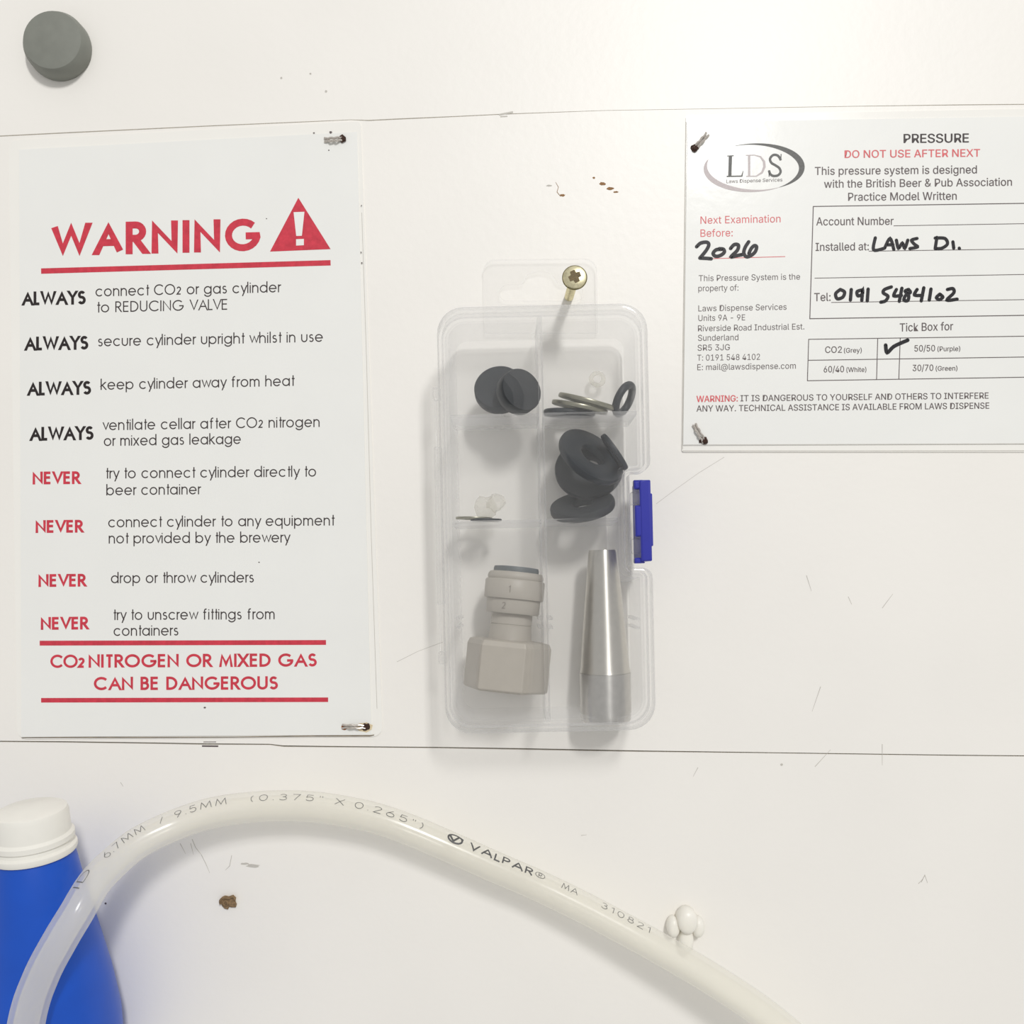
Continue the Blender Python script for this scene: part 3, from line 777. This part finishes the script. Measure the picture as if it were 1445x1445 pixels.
# small moulded ribs (removable divider slots)
for px in (641, 757, 775, 893):
    for py in (872, 884):
        u_, v_ = uv(px, py, 12); s_ = 1 if px in (641, 775) else -1
        u_ = {641: -HW + 3.3, 757: uc - .8, 775: uc + .8, 893: HW - 3.3}[px]
        wall_plate(u_, v_, u_ + s_ * 1.3, v_, .7, 3.2, 20.0, 'divider_slot')
# moulded ring on the tub floor
obj('moulded_ring', torus(B(*uv(843, 535, 4), 4.0), (0, -1, 0), 1.9 * MM, .7 * MM, 32, 8), M['crumple'], box, smooth=True)
# hinge along the left side
hy0, hy1 = uv(618, 553, 18)[1], uv(618, 930, 18)[1]
def lbox(u0, u1, v0, v1, w0, w1, b=.25):
    pts = roundpoly([(u0, v0), (u1, v0), (u1, v1), (u0, v1)], [b] * 4, 3)
    n = len(pts); V = []; 
    cx_, cy_ = (u0 + u1) / 2, (v0 + v1) / 2
    for wv, ins in ((w0, b), (w0 + b, 0), (w1 - b, 0), (w1, b)):
        for p in pts:
            x = p.x - math.copysign(min(ins, abs(p.x - cx_)), p.x - cx_); y = p.y - math.copysign(min(ins, abs(p.y - cy_)), p.y - cy_)
            V.append(B(x, y, wv))
    F = [tuple(range(n)), tuple(3 * n + k for k in range(n))]
    for i in range(3): F += [(i * n + k, i * n + (k + 1) % n, (i + 1) * n + (k + 1) % n, (i + 1) * n + k) for k in range(n)]
    return V, F
hm = (hy0 + hy1) / 2
for (a, b) in ((hy0 + 1.5, hy0 - 2), (hy0 - 16, hy1 + 16), (hy1 + 2, hy1 - 1.5)):
    obj('hinge', lbox(-HW - 2.2, -HW - .02, min(a, b), max(a, b), 14.5, 17.6), M['box'], box, smooth=True)
obj('hinge_pin', lbox(-HW - 2.0, -HW - 1.2, hy1 + 1, hy0 - 1, 15.5, 16.4, .2), M['box'], box, smooth=True)
# hanging tab with a euro slot
tabo = [uv(682, 366.5, 2), uv(842, 365, 2), uv(843, 470, 2), uv(684, 470, 2)]
to = roundpoly(tabo, [3.8, 3.8, .3, .3], 8)
hole = [uv(704, 424, 2), uv(706, 402, 2), uv(738, 400, 2), uv(745, 386, 2), uv(762, 381.5, 2), (uv(779, 386, 2)), uv(788, 400, 2), uv(822, 402, 2), uv(823, 424, 2)]
ho = roundpoly(hole, [2.2, 2.4, 1.2, 1.6, 2.5, 1.6, 1.2, 2.4, 2.2], 4)
def plate_with_hole(o, h, w0, w1):
    bm = bmesh.new()
    def loop(pts): 
        vs = [bm.verts.new((p[0], p[1], 0)) for p in pts]
        return [bm.edges.new((vs[i], vs[(i + 1) % len(vs)])) for i in range(len(vs))]
    es = loop(dedupe(o)) + loop(dedupe(h))
    bmesh.ops.triangle_fill(bm, use_beauty=True, use_dissolve=False, edges=es)
    geo = bmesh.ops.extrude_face_region(bm, geom=list(bm.faces))
    bmesh.ops.translate(bm, vec=(0, 0, 1), verts=[g for g in geo['geom'] if isinstance(g, bmesh.types.BMVert)])
    bm.verts.index_update()
    V = [B(v.co.x, v.co.y, w0 if v.co.z < .5 else w1) for v in bm.verts]
    F = [tuple(v.index for v in f.verts) for f in bm.faces]
    bm.free(); return V, F
def dedupe(pts):
    out = []
    for p in pts:
        p = Vector(p)
        if not out or (p - out[-1]).length > 1e-3: out.append(p)
    if (out[0] - out[-1]).length < 1e-3: out.pop()
    return out
obj('hanging_tab', plate_with_hole(to, ho, 1.0, 1.9), M['tab'], box)
rim = [B(p.x, p.y, 1.9) for p in dedupe(to)]
obj('tab_rim', sweep(rim[:-2], .00022, 6), M['tab'], box, smooth=True)
# blue latch
def lat(x0, x1, y0, y1, w0, w1, b=.35):
    a = uv(x0, y1, w1); c = uv(x1, y0, w1)
    return lbox(a[0], c[0], a[1], c[1], w0, w1, b)
latch = obj('latch', join(lat(905, 918, 677, 792, 9.0, 24.2), lat(907, 920.5, 696, 771, 9.6, 23.6), lat(895, 910, 678, 690, 20.5, 23.6), lat(896, 909, 787, 795, 20.5, 23.4), lat(896.5, 908, 677, 795, 9.0, 11.0)), M['blue'], box, smooth=True)
obj('latch_hook', lat(897, 906, 713, 757, 19.5, 24.0), M['blue'], box, smooth=True)
obj('latch_lug', lat(892, 905.5, 693, 711, 17, 22.6), M['box'], box, smooth=True)
obj('latch_lug', lat(892, 905.5, 760, 781, 17, 22.6), M['box'], box, smooth=True)

# ------------------------------------------------------------------ screw
h0, h1 = P(803, 419, 0), P(811, 391.5, 0.0225)
screw = empty('screw', h0, 'yellowish cross head screw holding up the clear box by its tab', 'screw')
ax = Vector((0.0, -1, 0)); ax = (h1 - h0).normalized()
Ls = (h1 - h0).length
prof = [(.0, -.006)]
t = -.005
while t < Ls - .0030:
    prof += [(.00118, t), (.00142, t + .0004), (.00118, t + .0008)]; t += .0010
prof += [(.00125, Ls - .003), (.0013, Ls - .0022)]
obj('shank', lathe(prof, h0, ax, 24), M['zinc'], screw, smooth=True)
hr = 17.0 * S * .915
headn = Vector((-.03, -1, .05)).normalized()
obj('head', lathe([(.0013, -.0024), (hr * .90, -.0007), (hr, -.0003), (hr, 0.0), (hr * .93, .00035), (hr * .6, .0007), (0, .0008)], h1, headn, 40), M['zinc'], screw, smooth=True)
obj('head_rim', torus(h1 - headn * .00015, headn, hr * .985, .00022, 40, 8), M['zincrim'], screw, smooth=True)
a_, u_, v_ = frame_from(headn)
def cross_prism(arm, wd, r0, h):
    pts = []
    for k in range(4):
        t = k * math.pi / 2 + .45
        d1 = Vector((math.cos(t), math.sin(t))); d2 = Vector((-d1.y, d1.x))
        pts += [d1 * arm - d2 * wd, d1 * arm + d2 * wd, (d1 + d2) * r0]
    n = len(pts)
    V = [h1 + headn * .0009 + (u_ * p.x + v_ * p.y) for p in pts] + [h1 + headn * h + (u_ * p.x + v_ * p.y) * .8 for p in pts]
    return V, [tuple(range(n)), tuple(n + i for i in range(n))] + [(i, (i + 1) % n, n + (i + 1) % n, n + i) for i in range(n)]
obj('cross_recess', cross_prism(hr * .52, hr * .2, hr * .24, .00055), M['recess'], screw)

# ------------------------------------------------------------------ things inside the box
def at(px, py, w): return P(px, py, w * MM)
def pxr(r, w): return r * S * (ZC - w * MM) / ZC
def nrm(tx, ty): return Vector((tx, -1, ty)).normalized()
g1 = 'black rubber washers'
def thing(name, vf, m, label, cat, group=None, loc=None, smooth=True):
    o = obj(name, vf, m, None, smooth=smooth, loc=loc); return tag(o, label, cat, group)
# top-left: two rubber discs
c = at(706, 556, 12)
prof = [(0, 0), (pxr(29, 12), 0), (pxr(30, 12), .0006), (pxr(34.5, 12), .0008), (pxr(35.5, 12), .0016), (pxr(35, 12), .0035), (pxr(33, 12), .0040), (0, .0040)]
thing('rubber_bung', lathe(prof, c, nrm(-.10, .34), 56), M['rubber'], 'round black rubber bung, the back one of the two in the top left compartment', 'rubber bung')
c = at(727, 557, 18.2)
prof = [(0, 0), (pxr(30, 17), 0), (pxr(31, 17), .0006), (pxr(31, 17), .0018), (pxr(31, 17), .0036), (pxr(30, 17), .0042), (pxr(26, 17), .0043), (pxr(12, 17), .0050), (0, .0051)]
thing('rubber_bung', lathe(prof, c, nrm(.55, .22), 56), M['rubber2'], 'pointed black rubber bung, the front one in the top left compartment', 'rubber bung')
# top-right: washers and o-rings
thing('steel_washer', washer(at(829, 567, 13), Vector((.26, -.18, 1)), pxr(42, 12), pxr(26, 12), .0014), M['dullsteel'], 'tilted dull steel washer, upper of the two in the top right compartment', 'washer')
thing('steel_washer', washer(at(818, 574.5, 13), Vector((.20, -.16, 1)), pxr(40, 12), pxr(24, 12), .0014), M['dullsteel'], 'tilted dull steel washer, lower of the two in the top right compartment', 'washer')
thing('o_ring', torus(at(803, 583, 12), Vector((.03, -.12, 1)), pxr(32, 12), pxr(5, 12)), M['rubber'], 'black rubber ring lying flat under the steel washers', 'rubber ring')
thing('o_ring', torus(at(880.5, 563.5, 14), Vector((.80, -.42, -.46)), pxr(21, 14), pxr(5.5, 14)), M['rubber'], 'black rubber ring standing on edge at right of the steel washers', 'rubber ring')
# middle right: pile
thing('rubber_washer', washer(at(834, 645, 15.5), Vector((.47, -.64, .60)), pxr(51, 15), pxr(18, 15), .0026), M['rubber'], 'largest black rubber washer leaning in the middle right compartment, its hole showing', 'rubber washer')
thing('rubber_washer', washer(at(867, 638, 16), Vector((.82, -.10, .57)), pxr(30, 16), pxr(14, 16), .0016), M['rubber'], 'thin black rubber washer seen edge on at right of the pile', 'rubber washer')
thing('rubber_washer', washer(at(831, 662, 8.5), Vector((-.12, -.90, .40)), pxr(48, 8), pxr(16, 8), .0026), M['rubber2'], 'black rubber washer behind and below the largest one in the pile', 'rubber washer')
thing('rubber_washer', washer(at(822, 714.5, 13), Vector((-.18, -.42, .86)), pxr(46, 13), pxr(15, 13), .0030), M['rubber2'], 'flat grey-black rubber disc at the bottom of the pile', 'rubber washer')
# middle left: cloudy scrap, steel and black washers on the shelf
def crumple(cx, cy, w, r, seed):
    rd = random.Random(seed); bm = bmesh.new(); bmesh.ops.create_icosphere(bm, subdivisions=2, radius=1)
    for v in bm.verts:
        k = 1 + rd.uniform(-.35, .2)
        v.co = Vector((v.co.x * r * k * .95, v.co.y * r * .55 * k, v.co.z * r * k))
    c = at(cx, cy, w); bm.verts.index_update()
    out = ([c + v.co for v in bm.verts], [tuple(v.index for v in f.verts) for f in bm.faces]); bm.free(); return out
thing('nylon_scrap', join(crumple(684, 716, 12, pxr(17, 12), 4), crumple(700, 709, 14, pxr(15, 14), 9)), M['crumple'], 'small crumpled cloudy plastic scrap on the middle left shelf', 'plastic scrap', smooth=False)
thing('steel_washer', washer(at(669, 731.5, 13), Vector((.02, -.03, 1)), pxr(26, 13), pxr(14, 13), .0007), M['dullsteel'], 'thin steel washer lying flat on the middle left shelf', 'washer')
thing('thin_rubber_washer', washer(at(686, 733.8, 15), Vector((0, -.02, 1)), pxr(22, 15), pxr(12, 15), .0006), M['rubber'], 'thin black washer lying under the cloudy scrap, middle left shelf', 'washer')

# grey push-fit fitting
wf = 13.5
ftop, fbot = at(729, 801, wf), at(712.5, 974, wf + 1.5)
fit = empty('pipe_fitting', fbot, 'grey plastic push fit pipe connector with hexagonal nut in bottom left compartment', 'pipe fitting')
fa = (ftop - fbot).normalized(); FL = (ftop - fbot).length
hy = lambda y: (974 - y) / 173 * FL          # height along the axis for a pixel row on the axis
rr = lambda r: pxr(r, wf)
obj('collet', lathe([(rr(22), hy(818)), (rr(31.5), hy(818)), (rr(32), hy(804)), (rr(31), hy(801)), (rr(24), hy(801)), (rr(22), hy(804)), (rr(22), hy(818))], fbot, fa, 56), M['darkgrey'], fit, smooth=True)
obj('cap_ring', lathe([(rr(30), hy(820)), (rr(38), hy(820)), (rr(39.5), hy(816)), (rr(39), hy(812)), (rr(36.5), hy(808.5)), (rr(30), hy(808.5)), (rr(30), hy(820))], fbot, fa, 56), M['greyplastic'], fit, smooth=True)
obj('collar', lathe([(rr(20), hy(846)), (rr(41), hy(846)), (rr(42), hy(844)), (rr(42), hy(821)), (rr(40.5), hy(819)), (rr(20), hy(819))], fbot, fa, 56), M['greyplastic'], fit, smooth=True)
obj('collar', lathe([(rr(20), hy(866.5)), (rr(36), hy(866.5)), (rr(37.5), hy(864.5)), (rr(38), hy(846.2)), (rr(20), hy(846.2))], fbot, fa, 56), M['greyplastic'], fit, smooth=True)
obj('body', lathe([(rr(20), hy(903)), (rr(31), hy(903)), (rr(30), hy(897)), (rr(29), hy(886)), (rr(29), hy(883)), (rr(28.2), hy(882.6)), (rr(28.2), hy(881.4)), (rr(29), hy(881)), (rr(28.6), hy(867)), (rr(20), hy(866.8))], fbot, fa, 56), M['greyplastic'], fit, smooth=True)
# hexagonal nut: hex prism with chamfered shoulders, built round the axis with a vertex facing right
def hexnut():
    a, u, v = fa, None, None
    front = Vector((0, -1, 0)); front = (front - a * front.dot(a)).normalized(); side = a.cross(front)
    V = []; F = []
    levels = [(0.0, .93), (.0006, 1.0), (hy(912), 1.0), (hy(905), .95), (hy(903), .80)]
    n = 6; R = rr(60)
    for h, k in levels:
        for i in range(n):
            t = math.radians(60 * i + 8)
            V.append(fbot + a * h + (side * math.cos(t) + front * math.sin(t)) * R * k)
    for l in range(len(levels) - 1):
        F += [(l * n + i, l * n + (i + 1) % n, (l + 1) * n + (i + 1) % n, (l + 1) * n + i) for i in range(n)]
    F += [tuple((len(levels) - 1) * n + i for i in range(n)), tuple(range(n))]
    return V, F
nut = obj('hexagonal_nut', hexnut(), M['greyplastic'], fit)
bv = nut.modifiers.new('b', 'BEVEL'); bv.width = .00025; bv.segments = 2; bv.limit_method = 'ANGLE'
# moulded digits on the collars
def on_fit(s, cy, half, h_px, cx_px, rpx):
    lines, W = stroke_layout(s, .2); out = []
    front = Vector((0, -1, 0)); front = (front - fa * front.dot(fa)).normalized(); side = fa.cross(front)
    for ln in lines:
        q = dense([Vector((cx_px + (x - W / 2) * h_px, y * h_px)) for x, y in ln])
        vs, fs = ribbon(q, 1.1)
        V = []
        for p in vs:
            th = p.x / rpx
            V.append(fbot + fa * (hy(cy) + p.y * S * .95) + (side * math.sin(th) + front * math.cos(th)) * (rr(rpx) + .00008))
        out.append((V, fs))
    return join(*out)
sd = fa.cross(Vector((0, -1, 0)))
sg = -1 if sd.x > 0 else 1
obj('moulded_digit', on_fit('1', 838, 0, 9, -7 * 1, 42), M['embossed'], fit)
obj('moulded_digit', on_fit('2', 860, 0, 8, -13 * 1, 38), M['embossed'], fit)

# steel tapered nozzle
wn = 12.5
b0, b1 = at(855, 1016, wn - 2.5), at(850.5, 776, wn - 1)
na = (b1 - b0).normalized(); NL = (b1 - b0).length
rn = lambda r: pxr(r, wn - 2)
noz = empty('steel_nozzle', b0, 'tapered turned steel nozzle standing in the bottom right compartment', 'nozzle')
obj('straight_base', lathe([(rn(20), 0.0005), (rn(22), 0), (rn(34), 0), (rn(35.2), .0004), (rn(36), NL * .05), (rn(36), NL * .283), (rn(22), NL * .283), (rn(20), .0005)], b0, na, 72), M['steel2'], noz, smooth=True)
obj('tapered_sleeve', lathe([(rn(22), NL * .284), (rn(35.8), NL * .284), (rn(34.4), NL * .31), (rn(30.5), NL * .52), (rn(22.5), NL * .88), (rn(20.2), NL * .985), (rn(19), NL), (rn(15), NL), (rn(13.5), NL * .98), (rn(13), NL * .5), (rn(22), NL * .284)], b0, na, 72), M['steel'], noz, smooth=True)

# ------------------------------------------------------------------ milky tube
tp = [(22, 1560, 44), (38, 1440, 43), (58, 1378, 42), (84, 1328, 41), (108, 1288, 38.5), (134, 1245, 33), (163, 1215, 27), (197, 1188, 22), (247, 1164, 17), (295, 1148, 14), (345, 1140, 12), (400, 1137, 11), (455, 1140, 10.5), (520, 1152, 10),
      (570, 1168, 10), (630, 1193, 10), (700, 1224, 10), (760, 1250, 10), (820, 1279, 11), (860, 1300, 12), (930, 1338, 14), (1010, 1385, 16), (1090, 1440, 18), (1180, 1520, 20), (1300, 1640, 21), (1450, 1820, 22), (1560, 2000, 22)]
ctr = catmull([P(x, y, d * MM) for x, y, d in tp], 10)
RT = 20.4 * S
tube = empty('plastic_tube', P(400, 1137, .011), 'milky white plastic tube arching below the notices, printed with sizes', 'tube')
def hollow(pts, ro, ri):
    a = sweep(pts, ro, 32, cap=False); b = sweep(pts, ri, 32, cap=False)
    n = len(a[0]); V = a[0] + b[0]; F = a[1] + [tuple(i + n for i in reversed(f)) for f in b[1]]
    for j in range(32):
        j2 = (j + 1) % 32
        F.append((j, n + j, n + j2, j2)); m = n - 32
        F.append((m + j, m + j2, n + m + j2, n + m + j))
    return V, F
obj('tube_wall', hollow(ctr, RT, RT * .68), M['tube'], tube, smooth=True)
# print on the tube surface, addressed by photo x of the centre line
proj = []
for p in ctr:
    k = ZC / (ZC + p.y); proj.append(CX + p.x / S * k)
def tube_pt(px, th):
    for i in range(len(ctr) - 1):
        if proj[i] <= px < proj[i + 1]:
            f = (px - proj[i]) / (proj[i + 1] - proj[i])
            c = ctr[i].lerp(ctr[i + 1], f)
            ta = (ctr[min(i + 1, len(ctr) - 1)] - ctr[max(i - 1, 0)]).normalized(); tb = (ctr[min(i + 2, len(ctr) - 1)] - ctr[i]).normalized()
            t = ta.lerp(tb, f).normalized()
            vd = (Vector((0, -ZC, CZ)) - c).normalized()
            nn = (vd - t * vd.dot(t)).normalized(); up = nn.cross(t)
            if up.z < 0: up = -up
            return c + (nn * math.cos(th) + up * math.sin(th)) * (RT + .00006)
    return ctr[0]
def tube_text(s, x0, x1, th0, th1, wt=.9, gap=.3, m='tubeprint'):
    lines, W = stroke_layout(s, gap); out = []
    for ln in lines:
        q = [Vector((x0 + a / W * (x1 - x0), b)) for a, b in ln]
        hpx = (th1 - th0) * 20.4
        q2 = dense([Vector((p.x, p.y * hpx)) for p in q])
        vs, fs = ribbon(q2, wt)
        out.append(([tube_pt(v.x, th0 + v.y / 20.4) for v in vs], fs))
    return obj('printing', join(*out), M[m], tube)
D = math.radians
tube_text('ID', 122, 136, D(34), D(62), .8); tube_text('6.7MM', 152, 208, D(28), D(56), .8); tube_text('/', 229, 235, D(26), D(50), .8)
tube_text('9.5MM', 252, 323, D(22), D(50), .9, .35); tube_text('(0.375"', 358, 455, D(21), D(46), .85, .42); tube_text('X', 473, 485, D(20), D(46), .9)
tube_text('0.265")', 500, 592, D(20), D(46), .9, .4); tube_text('VALPAR', 657, 744, D(24), D(52), 2.1, .3)
tube_text('MA', 786, 807, D(30), D(56), .8); tube_text('310821', 841, 908, D(32), D(58), .8, .4)
def ring_print(x, r, th, wt):
    q = [Vector((x + r * math.cos(a * math.pi / 10), math.sin(a * math.pi / 10) * r * .62)) for a in range(20)]
    vs, fs = ribbon(q, wt, closed=True)
    return [tube_pt(v.x, th + v.y / 20.4) for v in vs], fs
def tube_lines(L, wt, th):
    out = []
    for ln in L:
        vs, fs = ribbon(dense([Vector(p) for p in ln]), wt); out.append(([tube_pt(v.x, th + v.y / 20.4) for v in vs], fs))
    return join(*out)
obj('printing', join(ring_print(636.5, 9.5, D(36), 2.4), tube_lines([[(629, 2), (635, -4), (641, 5), (647, 3)]], 2.6, D(36))), M['tubeprint'], tube)
obj('printing', join(ring_print(755, 6.5, D(40), .8), tube_lines([[(753, -3), (753, 3), (757, 3), (757, 0), (753, 0), (757, -3)]], .7, D(40))), M['tubeprint'], tube)

# ------------------------------------------------------------------ blue bottle with white cap (bottom left)
bt = at(47, 1186, 27); bb = at(47, 1186, 27) + Vector((.0015, .010, -.075))
ba = (bt - bb).normalized(); BL = (bt - bb).length
q = lambda v: v * S * .9
bottle = empty('bottle', bb, 'blue plastic bottle with a ribbed white cap, left behind the tube', 'bottle')
obj('bottle_body', lathe([(0, 0), (.0172, 0), (.0186, .0015), (.0186, BL - .055), (q(85), BL - .042), (q(74), BL - .030), (q(61), BL - .016), (q(52), BL - .0045), (q(46), BL - .002), (q(46), BL)], bb, ba, 56), M['bottle'], bottle, smooth=True)
obj('cap', lathe([(q(48), -.0035), (q(54), -.0035), (q(55.5), -.0028), (q(55), -.0018), (q(51), -.0012), (q(50), -.0002), (q(53), .0002), (q(53), .0016), (q(49), .0024), (q(48), .0078), (q(46), .0090), (q(40), .0096), (0, .0098)], bt, ba, 56), M['cap'], bottle, smooth=True)

# ------------------------------------------------------------------ white plastic wing fitting (bottom right)
wk = empty('wing_clip', P(968, 1330, 0), 'small ivory plastic clip with round head and two side lugs, beside the tube end', 'clip')
def dome(cx, cy, rx, rz, w0, w1, n=24):
    """rounded boss standing off the wall"""
    V = []; F = []; c0 = at(cx, cy, w1); R1 = rx * S * .95; R2 = rz * S * .95
    rings = [(0.9, w0), (1.0, w0 + .5), (1.0, w1 - 2.2), (.94, w1 - 1.2), (.75, w1 - .45), (.4, w1 - .1)]
    for k, wv in rings:
        for i in range(n):
            t = 2 * math.pi * i / n; V.append(Vector((c0.x + R1 * k * math.cos(t), -wv * MM, c0.z + R2 * k * math.sin(t))))
    for l in range(len(rings) - 1): F += [(l * n + i, l * n + (i + 1) % n, (l + 1) * n + (i + 1) % n, (l + 1) * n + i) for i in range(n)]
    V.append(Vector((c0.x, -w1 * MM, c0.z))); k = len(V) - 1; l = len(rings) - 1
    F += [(l * n + i, l * n + (i + 1) % n, k) for i in range(n)] + [tuple(range(n))]
    return V, F
obj('head', dome(972, 1304, 15, 18.5, 0.05, 6), M['whiteplastic'], wk, smooth=True)
obj('lug', dome(952, 1312, 9.5, 15, .05, 4.5), M['whiteplastic'], wk, smooth=True)
obj('lug', dome(987, 1312, 9.5, 15, .05, 4.5), M['whiteplastic'], wk, smooth=True)
obj('stem', dome(970, 1330, 11, 22, .05, 4), M['whiteplastic'], wk, smooth=True)

# ------------------------------------------------------------------ brown torn wall plug
def plug():
    rd = random.Random(5); pts = [(309, 1272), (312, 1267), (316, 1265), (322, 1266), (328, 1264), (332, 1268), (331, 1273), (333, 1277), (332, 1281), (326, 1281), (323, 1280), (321, 1284), (316, 1282.5), (313, 1279)]
    return prism(pts, 0, .0009, .0003)
pg = empty('wall_plug', P(321, 1274, 0), 'torn brown wall plug left in the board below the tube', 'wall plug')
obj('plug_body', plug(), M['chip'], pg)
obj('torn_rim', sweep(catmull([at(x, y, 1.1) for x, y in ((311, 1276), (310.5, 1271), (315, 1267), (322, 1268), (329, 1265.5), (331.5, 1270.5))], 4), .00032, 8), M['chip'], pg, smooth=True)
obj('plug_core', torus(at(318.5, 1274.5, 1.0), (0, -1, 0), 3.2 * S, 1.3 * S, 16, 8), M['chip'], pg, smooth=True)

# ------------------------------------------------------------------ grey bracket at the top left corner, its shadow built into the same body
gk = empty('bracket_and_shadow', P(80, 80, 0), 'grey rounded plastic bracket with its shadow built in at the top left, above the warning notice', 'bracket')
obj('bracket_shadow_body', lathe([(0, 0), (44 * S, 0), (45 * S, .0008), (44 * S, .0038), (40 * S, .0052), (20 * S, .0058), (0, .006)], P(86, 71, 0.0), (0, -1, 0), 48), M['greyobj'], gk, smooth=True)

# groups for repeats and labels for parts that look different from their thing
for o in bpy.data.objects:
    k = o.name.split('.')[0]
    if o.parent is None:
        g = {'rubber_washer': 'black rubber washers in the middle right compartment', 'steel_washer': 'dull steel washers in the box', 'rubber_bung': 'black rubber bungs in the top left compartment', 'o_ring': 'black rubber rings in the top right compartment'}.get(k)
        if g: o['group'] = g
    else:
        l = {'latch': 'blue latch', 'latch_hook': 'blue latch hook', 'collet': 'dark grey ring at the mouth', 'rusted_end': 'dark rusted end', 'rust_spot': 'orange rust spot',
             'warning_triangle': 'red warning triangle', 'handwriting': 'black marker handwriting', 'tick_mark': 'black marker tick', 'cap': 'white cap', 'hanging_tab': 'clear hanging tab with euro slot'}.get(k)
        if l: o['label'] = l
